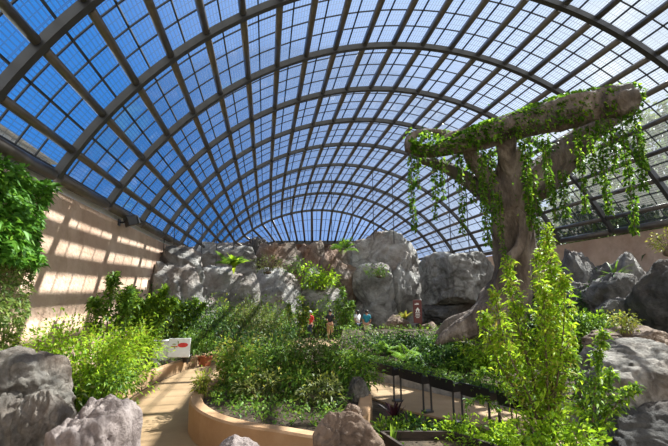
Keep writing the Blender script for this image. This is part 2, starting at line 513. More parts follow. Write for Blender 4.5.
def wall_along(name, label, cat, pts, h, th, mat, z0=-.02, parent=None, kind=None, closed=False, n=60, smooth=True):
    """a low wall of even thickness following a plan line (inside lies to the left)"""
    P = catmull([(p[0], p[1]) for p in pts] + ([tuple(pts[0])[:2]] if closed else []), n)
    mb = MB()
    for i in range(len(P)):
        a = P[max(i - 1, 0)]; b = P[min(i + 1, len(P) - 1)]
        if closed and i in (0, len(P) - 1): a = P[-2]; b = P[1]
        t = (b - a) / (np.linalg.norm(b - a) + 1e-9); nrm = np.array((-t[1], t[0]))
        o = P[i]; q = P[i] + nrm * th; m_ = .03
        o2 = P[i] + nrm * m_; q2 = P[i] + nrm * (th - m_)
        mb.v += [(o[0], o[1], z0), (o[0], o[1], h - m_), (o2[0], o2[1], h), (q2[0], q2[1], h), (q[0], q[1], h - m_), (q[0], q[1], z0)]
    for i in range(len(P) - 1):
        for k in range(6):
            a = i * 6 + k; b = i * 6 + (k + 1) % 6
            mb.f.append((a, b, b + 6, a + 6))
    if not closed: mb.f += [(5, 4, 3, 2, 1, 0), tuple((len(P) - 1) * 6 + k for k in range(6))]
    o = mb.build(name, mat, parent)
    bm = bmesh.new(); bm.from_mesh(o.data); bmesh.ops.recalc_face_normals(bm, faces=bm.faces[:]); bm.to_mesh(o.data); bm.free()
    if label: tag(o, label, cat, kind=kind)
    return o, P


# left kerb with its raised bed
kz = .34
kerb_pts = [Vector((G(104, 446).x - .25, 4.6, 0)), G(104, 446), G(108, 425), G(118, 408), G(133, 395), G(155, 382.5), G(185, 370), G(215, 360.5), G(245, 353)]
wall_along('kerb_wall', 'low tan kerb wall curving along the left path', 'wall', [tuple(p)[:2] for p in kerb_pts], kz, .22, M['kerb'], kind='structure')
bed = [(p.x - .12, p.y + .05) for p in kerb_pts]
bed = [(eave_x(3.5, -1) + .02, 4.6)] + bed + [(G(245, 353).x, 26), (eave_x(26, -1) + .05, 26)]
poly_sheet('planting_bed', 'raised soil bed between left wall and kerb', 'bed', bed, kz - .06, M['soil'], th=.3)

# round raised planter in the middle
PZ = .56
ring = [G(331, 437, PZ), G(275, 430, PZ), G(236, 424, PZ), (G(207, 415, PZ)), G(190.5, 403, PZ), G(192, 393, PZ), G(208, 381, PZ), G(236, 371, PZ), G(275, 364, PZ),
        G(318, 362, PZ), G(350, 368, PZ), G(366, 382, PZ), G(372, 400, PZ), G(362, 424, PZ)]
ring = [tuple(p)[:2] for p in ring][::-1]
planter = thing('raised_planter', 'round raised planter with a tan plastered wall beside the sandy path', 'planter', (*np.mean(ring, axis=0), 0))
pc = planter.location
rel = [(p[0] - pc.x, p[1] - pc.y) for p in ring]
_, PP = wall_along('planter_wall', None, None, rel, PZ, .24, M['planter_wall'], parent=planter, closed=True, n=120)
bm = bmesh.new()
cv = bm.verts.new((0, 0, PZ - .03)); vs = [bm.verts.new((p[0] * .94, p[1] * .94, PZ - .10)) for p in PP[:-1]]
for i in range(len(vs)): bm.faces.new((cv, vs[i], vs[(i + 1) % len(vs)]))
bmesh.ops.recalc_face_normals(bm, faces=bm.faces[:])
me = bpy.data.meshes.new('soil'); bm.to_mesh(me); bm.free(); me.materials.append(M['soil']); link('soil', me, planter)

# right bed: low stone kerb, soil mound
lw = [G(338, 363), G(372, 379), G(420, 390), G(470, 401), G(540, 415), G(640, 435)]
wall_along('stone_kerb', 'low grey stone kerb wall behind the right path', 'wall', [tuple(p)[:2] for p in lw], .36, .22, M['stone'], kind='structure')
LW = catmull([(p.x, p.y) for p in lw], 30)
mb = MB()
NR = 22
back = catmull([(G(345, 346).x, G(345, 346).y), (9.5, 22), (14, 22), (eave_x(20, 1), 20), (eave_x(14, 1), 13.5), (eave_x(8, 1), 8)], 30)


def bed_h(t): return .28 + .62 * math.sin(PI * min(1, t * 1.35) / 2) - .35 * max(0, t - .7)


for i in range(30):
    for r in range(NR):
        t = r / (NR - 1); p = LW[i] * (1 - t) + back[i] * t
        if r == 0: p = p + (back[i] - LW[i]) * .012
        mb.v.append((p[0], p[1], bed_h(t) + .10 * t * (1 - t) * 4 * noise.noise((p[0] * .5, p[1] * .5, 3))))
for i in range(29):
    for r in range(NR - 1):
        a = i * NR + r; mb.f.append((a, a + NR, a + NR + 1, a + 1))
bedo = tag(mb.build('planting_bed', M['soil'], smooth=True), 'soil mound of the right bed under the big tree', 'bed', kind='structure')
_BV = np.array(mb.v)


def bed_z(x, y):
    d = (_BV[:, 0] - x) ** 2 + (_BV[:, 1] - y) ** 2
    return float(_BV[d.argmin(), 2])


# ------------------------------------------------------------------ foliage
def leaves_mesh(name, pos, dirs, size, mat, parent=None, width=.42, droop=.25, fold=.12, ups=None):
    """one mesh of folded, pointed leaves; pos (n,3) leaf base, dirs (n,3), size (n,)"""
    pos = np.asarray(pos, float); n = len(pos)
    dirs = np.asarray(dirs, float); dirs /= (np.linalg.norm(dirs, axis=1)[:, None] + 1e-9)
    size = np.broadcast_to(np.asarray(size, float), (n,))[:, None]
    if ups is None:
        ups = rng.normal(size=(n, 3)) * .5 + np.array((.35, .05, 1.0))
    side = np.cross(dirs, ups); side /= (np.linalg.norm(side, axis=1)[:, None] + 1e-9)
    nrm = np.cross(side, dirs)
    dn = np.array((0, 0, -1.0))
    wd = np.broadcast_to(np.asarray(width, float), (n,))[:, None]
    V = np.empty((n, 5, 3))
    V[:, 0] = pos
    V[:, 1] = pos + dirs * size * .48 + side * size * wd * .5 + nrm * size * fold
    V[:, 2] = pos + dirs * size * .52
    V[:, 3] = pos + dirs * size * .48 - side * size * wd * .5 + nrm * size * fold
    V[:, 4] = pos + dirs * size + dn * size * droop
    me = bpy.data.meshes.new(name)
    me.vertices.add(n * 5); me.vertices.foreach_set('co', V.ravel())
    b = (np.arange(n) * 5)[:, None]
    idx = np.concatenate([b + np.array([[0, 1, 4, 2]]), b + np.array([[0, 2, 4, 3]])], 1).ravel()
    me.loops.add(n * 8); me.loops.foreach_set('vertex_index', idx)
    me.polygons.add(n * 2); me.polygons.foreach_set('loop_start', np.arange(n * 2) * 4)
    at = me.attributes.new('leaf_tone', 'FLOAT', 'FACE')
    at.data.foreach_set('value', np.repeat(np.clip(rng.normal(.45, .27, n), 0, 1), 2))
    me.update(calc_edges=True)
    me.materials.append(mat)
    return link(name, me, parent)


def bush(name, label, base, rx, ry, h, n, leaf, mat, cat='shrub', cz=.56, clusters=None, stem=True, group=None, width=.42, kindstuff=False, mat2=None, low=.0):
    """rounded leafy shrub standing at base"""
    t = thing(name, label, cat, base, 0, group)
    nc = clusters or max(14, n // 34)
    c = rng.normal(size=(nc, 3)); c /= np.linalg.norm(c, axis=1)[:, None]
    rad = rng.uniform(.35, 1, nc) ** .5
    c = c * rad[:, None] * (1 + .22 * rng.normal(size=(nc, 1)))
    rz = h * (1 - cz) if cz > .5 else h * cz
    rz = h / 2 * (1 - low)
    cc = np.stack([c[:, 0] * rx, c[:, 1] * ry, h - rz + c[:, 2] * rz * .95], 1)
    cc[:, 2] = np.maximum(cc[:, 2], .10 * h)
    per = n // nc + 1
    ci = np.repeat(np.arange(nc), per)
    spread = np.array((rx, ry, rz)) * .19 + leaf * .4
    off = rng.normal(size=(len(ci), 3))
    p = cc[ci] + off * spread * .75
    p[:, 2] = np.maximum(p[:, 2], .03)
    d = off * .8 + (p - np.array((0, 0, h * .35))) / np.array((rx, ry, h)) * .7 + np.array((.1, -.05, 0)) + rng.normal(size=p.shape) * .35
    leaves_mesh('foliage', p, d, leaf * rng.uniform(.65, 1.25, len(p)), mat, t, width=width)
    if mat2:
        k = rng.integers(0, len(p), len(p) // 5)
        leaves_mesh('young_leaves', p[k] + np.array((0, 0, leaf * .4)), d[k] + np.array((0, 0, .25)), leaf * rng.uniform(.6, 1.1, len(k)), mat2, t, width=width)
    if stem:
        mb = MB(); mb.ball((0, 0, -.03), (rx * .22 + .06, ry * .22 + .06, .1), 8, 6)
        pick = rng.choice(nc, min(nc, 12), replace=False)
        for q in pick:
            e = cc[q]; b0 = np.array((rng.normal() * .01, rng.normal() * .01, -.03))
            mid = b0 * .45 + e * .55 + np.array((0, 0, h * .08))
            mb.tube(catmull([b0, mid, e], 7), [max(.006, .022 * (1 - i / 8)) * max(.6, h * .7) for i in range(7)], 5)
        mb.build('stems', M['twig'], t, smooth=True)
    return t


def stem_plant(name, label, base, stems, leaf, per_m, mat, cat='plant', r=.012, start=.2, width=.4, group=None, twigs=True, mat2=None, smat=None, tw=.22):
    """plant of upright stems; stems: list of control point lists relative to the base"""
    t = thing(name, label, cat, base, 0, group)
    mb = MB(); P = []; D = []
    for pts in stems:
        c = catmull(pts, 14)
        L = sum(np.linalg.norm(c[i + 1] - c[i]) for i in range(13))
        mb.tube(c, [r * (1.15 - i / 13) + .002 for i in range(14)], 6)
        cnt = int(L * per_m)
        for q in range(cnt):
            s = start + (1 - start) * rng.random() ** .8
            i = min(int(s * 13), 12); f = s * 13 - i
            p = c[i] * (1 - f) + c[i + 1] * f
            az = rng.random() * 2 * PI; out = np.array((math.cos(az), math.sin(az), rng.uniform(-.1, .7)))
            k = tw * L * (1.08 - s) * rng.random() if twigs else 0
            nl = 5 if twigs else 1
            e = p + out * k + np.array((0, 0, .03 * k))
            if twigs and k > .08 and q % 3 == 0: mb.tube([p, (p + e) / 2 + np.array((0, 0, .05 * k)), e], r * .25, 4)
            for w in range(nl):
                g = rng.uniform(.35, 1.05)
                P.append(p + (e - p) * g + rng.normal(size=3) * leaf * .25)
                a2 = rng.normal(size=3) * .8; D.append(out + a2 + np.array((0, 0, .1)))
    mb.build('stems', smat or M['twig'], t, smooth=True)
    P = np.array(P); D = np.array(D)
    k = rng.random(len(P)) < (.3 if mat2 else -1)
    leaves_mesh('foliage', P[~k], D[~k], leaf * rng.uniform(.6, 1.25, (~k).sum()), mat, t, width=width)
    if mat2: leaves_mesh('young_leaves', P[k], D[k], leaf * rng.uniform(.6, 1.1, k.sum()), mat2, t, width=width)
    return t


def strap_blade(mb_v, mb_f, base, az, L, w, rise, bend, seg=7):
    """arching strap leaf"""
    o = np.array((math.cos(az), math.sin(az), 0)); s = np.array((-math.sin(az), math.cos(az), 0))
    n0 = len(mb_v)
    for i in range(seg + 1):
        t = i / seg
        a = rise - bend * t
        if i == 0: p = np.array(base, float)
        else: p = p + (o * math.cos(a) + np.array((0, 0, math.sin(a)))) * L / seg
        ww = w * (math.sin(PI * (.12 + .88 * t) ** .8) ** .6 if t < 1 else .02)
        up = np.array((0, 0, 1.0)) * math.cos(a) - o * math.sin(a)
        mb_v.append(tuple(p - s * ww / 2 + up * ww * .15)); mb_v.append(tuple(p)); mb_v.append(tuple(p + s * ww / 2 + up * ww * .15))
    for i in range(seg):
        a = n0 + i * 3
        mb_f.append((a, a + 1, a + 4, a + 3)); mb_f.append((a + 1, a + 2, a + 5, a + 4))


def rosette(name, label, base, n, L, w, mat, cat='plant', rise=(.5, 1.45), bend=(.6, 1.5), group=None, trunk=0.0):
    """plant of arching strap leaves from one heart"""
    t = thing(name, label, cat, base, 0, group)
    for q in range(n):
        vs = []; fs = []
        rs = rng.uniform(*rise)
        strap_blade(vs, fs, (0, 0, trunk), q * 2.4 + rng.normal() * .2, L * rng.uniform(.7, 1.1), w, rs, rng.uniform(*bend))
        me = bpy.data.meshes.new('leaf'); me.from_pydata(vs, [], fs); me.shade_smooth()
        at = me.attributes.new('leaf_tone', 'FLOAT', 'FACE'); v = float(np.clip(rng.normal(.45, .3), 0, 1))
        at.data.foreach_set('value', [v] * len(fs)); me.materials.append(mat); link('leaf', me, t)
    if trunk:
        mb = MB(); mb.tube([(0, 0, -.05), (0, 0, trunk)], .03, 8); mb.build('stem', M['twig'], t, smooth=True)
    return t


def fern(name, label, base, n, L, mat, cat='fern', group=None, leaf=None):
    """fern of arching pinnate fronds"""
    t = thing(name, label, cat, base, 0, group)
    for q in range(n):
        az = q * 2.4 + rng.normal() * .2; rise = rng.uniform(.5, 1.3); bend = rng.uniform(.8, 1.6); l = L * rng.uniform(.7, 1.1)
        o = np.array((math.cos(az), math.sin(az), 0)); s = np.array((-math.sin(az), math.cos(az), 0))
        p = np.array((0, 0, 0.0)); P = []; D = []; Z = []; line = [p]
        m = 14
        for i in range(m):
            a = rise - bend * i / m
            p = p + (o * math.cos(a) + np.array((0, 0, math.sin(a)))) * l / m; line.append(p)
            if i > 1:
                for sg in (-1, 1):
                    P.append(p); D.append(s * sg + o * .35 - np.array((0, 0, .15))); Z.append((leaf or l * .3) * math.sin(PI * (i + 1) / (m + 1.5)) + .01)
        f = leaves_mesh('frond', P, D, np.array(Z), mat, t, width=.28, ups=np.tile((0, 0, 1.0), (len(P), 1)))
        mb = MB(); mb.tube(line, .006 * max(1, L), 4); mb.build('stalk', M['stem'], f)
    return t


def cover(name, label, pts_fn, n, leaf, mat, cat='ground cover', hgt=.18):
    """low ground cover nobody could count"""
    P = np.array([pts_fn() for _ in range(n)])
    P[:, 2] += rng.random(n) ** 1.5 * hgt
    D = rng.normal(size=(n, 3)) + np.array((0, 0, .9))
    o = leaves_mesh(name, P, D, leaf * rng.uniform(.6, 1.3, n), mat, width=.45)
    return tag(o, label, cat, kind='stuff')


# ------------------------------------------------------------------ rocks
def rock(name, label, x0, x1, y0, y1, d, thick, mat, cat='boulder', seed=0, cuts=9, rough=.16, sub=5, sq=2.6, zmin=None, group=None, lean=0.0):
    """boulder filling the pixel box (x0..x1, y0..y1) at distance d, thick metres deep; its own noise and chiselled flats"""
    a, b = W(x0, (y0 + y1) / 2, d), W(x1, (y0 + y1) / 2, d)
    tp, bt = W((x0 + x1) / 2, y0, d), W((x0 + x1) / 2, y1, d)
    wx = (b - a).length / 2; hz = (tp.z - bt.z) / 2
    c = (a + b) / 2; c.z = (tp.z + bt.z) / 2
    bm = bmesh.new(); bmesh.ops.create_icosphere(bm, subdivisions=sub, radius=1)
    R = random.Random(seed * 7 + 3)
    planes = []
    for _ in range(cuts if d < 14 else 6):
        n = Vector((R.gauss(0, 1), R.gauss(0, 1), R.gauss(.1, .8))).normalized(); planes.append((n, R.uniform(.66, .93)))
    sd = Vector((seed * 3.7, seed * 1.9, seed * 5.3))
    for v in bm.verts:
        p = v.co.copy()
        k = (abs(p.x) ** sq + abs(p.y) ** sq + abs(p.z) ** sq) ** (-1 / sq)
        p = p * k
        q = p * 1.1 + sd
        p += p.normalized() * (rough * 2.0 * noise.noise(q * .9) + rough * 1.0 * noise.noise(q * 2.1))
        for n, dd in planes:
            e = p.dot(n) - dd
            if e > 0: p -= n * e * .86
        q = p * 2.6 + sd
        rdg = 1 - abs(noise.noise(q * 1.3)) * 2
        p += p.normalized() * (rough * .5 * noise.noise(q * 1.7) + rough * .22 * noise.noise(q * 4.1) + rough * .12 * noise.noise(q * 9) + rough * .10 * noise.noise(q * 7) - rough * .55 * max(0, rdg - .72) * 3)
        v.co = p
    mx = [max(v.co[i] for v in bm.verts) for i in range(3)]; mn = [min(v.co[i] for v in bm.verts) for i in range(3)]
    fx = 2 * wx / (mx[0] - mn[0]); fy = thick / (mx[1] - mn[1]); fz = 2 * hz / (mx[2] - mn[2])
    for v in bm.verts:
        v.co = Vector(((v.co.x - (mx[0] + mn[0]) / 2) * fx + lean * v.co.z, (v.co.y - (mx[1] + mn[1]) / 2) * fy, (v.co.z - mn[2]) * fz))
    me = bpy.data.meshes.new(name); bm.to_mesh(me); bm.free(); me.shade_smooth(); me.materials.append(mat)
    o = link(name, me); o.location = (c.x, c.y + thick * .12, c.z - hz); o.rotation_euler = (0, 0, -YAW)
    return tag(o, label, cat, group)


ROCKS = [
    # far cliff
    ('cliff_rock', 'pale cracked rock at the left end of the cliff beside the stucco wall', 148, 204, 258, 345, 20.8, 3, 'rock', 1, .17),
    ('cliff_rock', 'tilted pale rock against the wall above the left end of the cliff', 158, 206, 244, 300, 22.6, 3, 'rock', 48, .17),
    ('cliff_rock', 'long pale slab lying along the top of the cliff at left', 168, 262, 239, 300, 32, 4, 'rock', 2, .15),
    ('cliff_rock', 'smooth grey block below the slab with a fern on top', 186, 246, 263, 345, 26, 4, 'rock', 3, .12),
    ('cliff_rock', 'dark upright rocks on the crest next to the end beam', 240, 276, 236, 300, 34, 3, 'rock_dark', 4, .22),
    ('cliff_rock', 'smooth pale boulder bulging below the brown upright rock', 238, 304, 266, 345, 28, 4, 'rock', 5, .10),
    ('cliff_rock', 'brown rock hump left of the brown upright', 256, 308, 240, 330, 33, 4, 'rock_brown', 6, .15),
    ('cliff_rock', 'brown stained upright block in the middle of the cliff', 292, 332, 239, 335, 33.5, 4, 'rock_brown', 7, .12),
    ('cliff_rock', 'narrow grey block between brown upright and the tall rock face', 318, 358, 243, 330, 33, 4, 'rock_brown', 8, .13),
    ('cliff_rock', 'pale low boulder in front of the brown upright block', 297, 346, 279, 345, 29.5, 3, 'rock', 9, .14),
    ('cliff_rock', 'tallest rock face of the cliff with a broad rounded head', 343, 424, 229, 345, 33, 6, 'rock', 10, .13),
    ('cliff_rock', 'rounded overhanging rock at the right shoulder of the tallest face', 384, 436, 250, 345, 31.5, 4, 'rock', 11, .15),
    ('cliff_rock', 'squat rock with a dark hollow at the foot of the cliff', 352, 402, 288, 345, 30.5, 3, 'rock', 12, .13),
    ('cliff_rock', 'big pale square block right of the cliff behind the tree trunk', 428, 499, 250, 312, 28, 5, 'rock', 13, .09),
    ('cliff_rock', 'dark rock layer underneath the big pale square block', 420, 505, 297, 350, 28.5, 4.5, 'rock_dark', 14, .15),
    ('boulder', 'tan boulder with yellow flowers left of the maroon sign', 381, 411, 315, 342, 24.5, 1.6, 'rock_tan', 15, .12),
    ('boulder', 'small tan boulder right of the maroon sign', 421, 440, 322, 342, 23, 1.0, 'rock_tan', 16, .12),
    ('cliff_rock', 'small pale rock wedged between smooth grey block and pale bulging boulder', 226, 262, 272, 345, 25.2, 2.2, 'rock', 41, .14),
    ('cliff_rock', 'low grey rock at the foot of the left cliff above the olive shrub', 172, 218, 284, 345, 23.5, 2.5, 'rock', 42, .15),
    ('cliff_rock', 'rounded grey lump under the chin of the tallest rock face', 352, 398, 262, 320, 30.8, 2.2, 'rock', 43, .14),
    ('cliff_rock', 'brown stained knob between narrow grey block and tallest face', 333, 362, 262, 320, 31.2, 2.2, 'rock_brown', 44, .14),
    ('cliff_rock', 'pale ledge rock under the bushy green plant', 300, 334, 266, 330, 31, 2.4, 'rock', 45, .14),
    # right slope
    ('boulder', 'small grey rock above the flat brown rock in the right slope', 600, 642, 297, 345, 13.6, 1.4, 'rock', 46, .15),
    ('boulder', 'low rock slab between hollow and sloping slab on the right slope', 572, 612, 280, 340, 16.4, 1.6, 'rock', 47, .15),
    ('boulder', 'grey rock heaped against the right wall behind the young tree', 560, 612, 246, 345, 20, 3, 'rock', 21, .16),
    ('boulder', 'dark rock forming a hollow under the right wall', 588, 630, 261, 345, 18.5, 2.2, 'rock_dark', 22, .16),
    ('boulder', 'grey rock with pale ridge under the right wall', 608, 662, 250, 345, 17.5, 2.6, 'rock', 23, .15),
    ('boulder', 'sloping slab with bright edge below the spiky plant', 592, 646, 272, 330, 15, 2.0, 'rock', 24, .14),
    ('boulder', 'tall grey brown rock rising at the right picture edge', 640, 705, 258, 352, 12.5, 2.2, 'rock_dark', 25, .12),
    ('boulder', 'flat brown rock lying on top of the big right boulder', 588, 690, 326, 362, 10.8, 1.6, 'rock_tan', 26, .12),
    ('boulder', 'huge grey boulder with sunlit top in the right corner', 586, 720, 341, 440, 8.6, 2.6, 'rock_near', 27, .11),
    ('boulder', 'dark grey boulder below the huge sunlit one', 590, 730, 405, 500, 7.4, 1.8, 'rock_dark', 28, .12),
    # front left
    ('boulder', 'weathered grey boulder below the hedge in the left corner', -60, 54, 349, 460, 5.6, 1.6, 'rock_near', 31, .15),
    ('boulder', 'low grey boulder in front of the weathered one', -45, 34, 398, 520, 4.7, 1.0, 'rock_near', 32, .14),
    ('boulder', 'narrow grey rock wedged between low boulder and pinkish boulder', 8, 66, 392, 520, 4.65, .7, 'rock_near', 33, .14),
    ('boulder', 'pinkish pitted boulder at the near end of the left path', 38, 126, 400, 560, 4.3, .95, 'rock_pink', 53, .13),
    # front middle
    ('boulder', 'reddish brown boulder in front of the round planter', 314, 392, 415, 520, 5.0, .9, 'rock_tan', 35, .10),
    ('boulder', 'small pale stone top peeping up below the planter wall', 203, 262, 440, 500, 4.7, .6, 'rock_pink', 36, .10),
    ('boulder', 'grey boulder in the round planter beside the trough legs', 345, 374, 377, 425, 8.6, .7, 'rock_near', 37, .13),
    ('boulder', 'pointed tan stone between planter plants and the reddish brown boulder', 341, 364, 404, 438, 7.0, .4, 'rock_tan', 38, .16),
]
for (nm, lb, x0, x1, y0, y1, d, th, mt, sd, rg) in ROCKS:
    rock(nm, lb, x0, x1, y0, y1, d, th, M['cliff' if (nm == 'cliff_rock' and mt == 'rock') else mt], sq=(4.0 if sd in (6, 7, 8, 10, 13) else 2.7) if nm == 'cliff_rock' else (5.0 if sd == 53 else 2.6), cat='rock' if nm == 'cliff_rock' else 'boulder', seed=sd, rough=rg, sub=6 if d < 10 or x1 - x0 > 70 else 5)

# ------------------------------------------------------------------ the big tree
TD = 13.6
tb = W(508, 340, 14.2); tb.z = bed_z(tb.x, tb.y) - .1
tree = thing('banyan_tree', 'huge gnarled brown tree with a thick horizontal limb draped in vines', 'tree', tb)


def limb(name, ctrl, n=40, seg=22, amp=.14, str_=1.0):
    """ctrl: (px, py, depth, radius px)"""
    P = [(*(W(a, b, d) - tb), r * .82 / F * d) for (a, b, d, r) in ctrl]
    c = catmull(P, n)
    sd = random.uniform(0, 50)

    def disp(i, an, p):
        a = noise.noise((math.cos(an) * 1.6 + sd, math.sin(an) * 1.6, i * .09)) * amp * 1.3
        a += noise.noise((math.cos(an) * 4 + sd, math.sin(an) * 4, i * .14)) * amp * .8
        a += noise.noise((p.x * 6, p.y * 6, p.z * 3)) * amp * .35
        return a
    mb = MB(); mb.tube(c[:, :3], [max(.02, q) for q in c[:, 3]], seg, disp=disp)
    return mb.build(name, M['bark'], tree, smooth=True)


limb('trunk', [(505, 350, 14.2, 44), (510, 325, 14.2, 33), (514, 290, 14.1, 27), (514, 250, 14.1, 24), (513, 215, 14, 24), (514, 188, 13.9, 27), (512, 170, 13.8, 18), (509, 150, 13.6, 12)], 60, 40, .2)
limb('trunk_fold', [(498, 345, 13.6, 14), (496, 315, 13.5, 10), (500, 285, 13.4, 8), (509, 262, 13.3, 8), (520, 245, 13.3, 7), (523, 222, 13.4, 6), (515, 208, 13.5, 5)], 40, 16)
limb('root', [(511, 280, 14.1, 20), (500, 302, 14, 24), (484, 318, 13.8, 20), (464, 329, 13.6, 13), (448, 336, 13.6, 8), (436, 345, 13.6, 3)], 40, 26, .2)
limb('root', [(506, 300, 14.4, 14), (482, 314, 14.7, 10), (452, 324, 14.8, 8), (436, 338, 14.8, 3)], 30)
limb('root', [(502, 308, 13.7, 15), (495, 325, 13.4, 11), (489, 342, 13.1, 8), (486, 358, 12.9, 6)], 24)
limb('root', [(525, 318, 14, 18), (548, 332, 13.8, 12), (570, 345, 13.6, 7)], 24)
# upper limbs
limb('branch', [(514, 180, 13.9, 20), (508, 160, 13.6, 12), (506, 142, 13.4, 11), (509, 128, 13.3, 10), (520, 118, 13.3, 10)], 34)
limb('branch', [(520, 190, 13.9, 22), (545, 168, 14.2, 17), (568, 148, 14.4, 15), (590, 132, 14.5, 13), (612, 116, 14.4, 11), (628, 104, 14.2, 10)], 44)
limb('branch', [(505, 195, 13.9, 18), (486, 176, 14, 11), (472, 158, 14, 9), (466, 142, 13.8, 9)], 34)
limb('branch', [(503, 200, 14, 15), (478, 186, 14.3, 10), (456, 172, 14.5, 8), (436, 164, 14.5, 6), (420, 160, 14.3, 4)], 34)
limb('branch', [(535, 190, 14.1, 16), (560, 172, 14.6, 11), (580, 152, 14.8, 9), (596, 128, 14.7, 7)], 30)
limb('horizontal_limb', [(410, 146, 13.3, 7), (424, 152, 13.3, 7), (444, 149, 13.3, 8.5), (462, 143, 13.3, 10), (482, 138, 13.3, 13), (505, 129, 13.3, 15.5), (530, 122, 13.3, 16), (556, 114, 13.3, 19), (582, 108, 13.2, 19.5), (606, 104, 13.2, 18), (622, 101, 13.1, 18.5), (630, 100, 13.1, 17.5), (632, 99.8, 13.1, 15)], 90, 32, .2)
limb('branch', [(411, 150, 13.4, 7), (410, 140, 13.5, 6), (418, 133, 13.6, 4), (436, 132, 13.8, 4), (456, 136, 13.8, 5)], 26)
limb('branch', [(440, 150, 13.3, 5), (446, 138, 13.5, 4), (462, 132, 13.7, 4), (486, 126, 13.8, 4), (505, 120, 13.8, 3)], 26)

# ivy creeping over the limb
lc = [(410, 148, 7), (424, 152, 7), (444, 149, 8.5), (462, 142, 11), (482, 136, 14), (505, 130, 15), (530, 122, 18), (556, 114, 19), (582, 108, 19), (606, 104, 18), (630, 100, 17)]
lcs = catmull(lc, 200)
P = []; D = []


def on_limb(i, an):
    r = lcs[i][2] * .82 / F * 13.3
    c = W(lcs[i][0], lcs[i][1], 13.3)
    return c + Vector((.1, -math.cos(an), math.sin(an))) * r * 1.06


for (cen, wid, cnt) in ((3, 6, 160), (20, 14, 260), (44, 5, 90), (60, 8, 200), (78, 8, 260), (100, 8, 260), (118, 6, 200), (136, 6, 230), (150, 5, 200), (176, 6, 240), (192, 4, 260)):
    for _ in range(cnt):
        i = int(np.clip(rng.normal(cen, wid), 0, 199)); an = rng.uniform(-.9, 2.6)
        p = on_limb(i, an); P.append(p); D.append(Vector((rng.normal() * .6, -math.cos(an) + rng.normal() * .4, math.sin(an) - .2 + rng.normal() * .4)))
for _ in range(900):                                       # along the top edge
    i = int(rng.integers(0, 200)); an = rng.normal(1.5, .35)
    if noise.noise((i * .09, 0, 5)) < -.05: continue
    p = on_limb(i, an); P.append(p); D.append(Vector((rng.normal() * .7, -.3 + rng.normal() * .5, .8)))
ivy = link('creeping_ivy', None); ivy.location = W(520, 118, 13.3)
tag(ivy, 'leafy green creeper growing over the thick horizontal limb', 'creeper')
leaves_mesh('foliage', np.array([tuple(Vector(p) - ivy.location) for p in P]), np.array([tuple(d) for d in D]), .13 * rng.uniform(.6, 1.2, len(P)), M['l_vine'], ivy, width=.75)
# inner green between limbs
P = []; D = []
for (a, b, da, n_, sx, sy) in ((540, 150, 14.3, 520, 22, 14), (498, 165, 14.4, 300, 12, 14), (470, 165, 14.3, 220, 16, 12), (560, 160, 14.8, 320, 16, 12), (520, 150, 14.6, 260, 18, 14), (440, 148, 13.8, 160, 14, 8), (428, 136, 13.6, 200, 12, 4), (530, 190, 13.3, 160, 10, 14)):
    for _ in range(int(n_ * .55)):
        P.append(W(rng.normal(a, sx), rng.normal(b, sy), da + rng.normal() * .35)); D.append(rng.normal(size=3) + np.array((0, 0, -.5)))
ivy2 = link('creeping_ivy', None); ivy2.location = W(520, 165, 14.2)
tag(ivy2, 'loose green creeper filling the fork between trunk and upper limbs', 'creeper')
leaves_mesh('foliage', np.array([tuple(Vector(p) - ivy2.location) for p in P]), np.array([tuple(d) for d in D]), .14 * rng.uniform(.6, 1.2, len(P)), M['l_vine'], ivy2, width=.7)

# hanging vines
VINES = [(411, 155, 232, 13.3, 6), (417, 155, 190, 13.4, 4), (433, 155, 222, 13.5, 5), (442, 158, 200, 13.6, 4), (459, 150, 236, 13.4, 5), (470, 148, 205, 13.9, 4),
         (481, 148, 248, 13.0, 8), (490, 150, 225, 13.2, 5), (499, 190, 262, 13.2, 4), (524, 138, 232, 12.9, 9), (533, 170, 240, 13.0, 6), (545, 140, 205, 13.0, 7),
         (551, 175, 222, 13.2, 5), (562, 170, 218, 13.2, 8), (577, 128, 216, 13.0, 6), (589, 125, 186, 13.0, 5), (599, 118, 216, 12.9, 9), (609, 118, 176, 13.0, 6),
         (621, 116, 238, 12.9, 8), (633, 105, 194, 12.8, 9), (640, 130, 172, 13.0, 4)]
VL = ['hanging vine at the left tip of the thick limb', 'short vine just inside the left tip of the limb', 'vine hanging over the left glass beside the tip', 'thin short vine left of the forked branch',
      'slender vine reaching down left of the trunk', 'vine below the left forked branch', 'long heavy vine hanging beside the pale square rock', 'medium vine touching the left flank of the trunk',
      'thin low vine against the left side of the trunk', 'thick vine curtain hanging down the front of the trunk', 'ragged vine on the right flank of the trunk', 'full vine right of the trunk under the limb',
      'short vine above the young tree top', 'bushy short vine over the right glass', 'long vine hanging from the middle of the right limb', 'medium vine between the two long right vines',
      'thick long vine under the right end of the limb', 'short vine beside the thick right vine', 'longest vine of the right end reaching the wall', 'leafy vine falling from the cut right end of the limb', 'thin vine just outside the cut limb end']
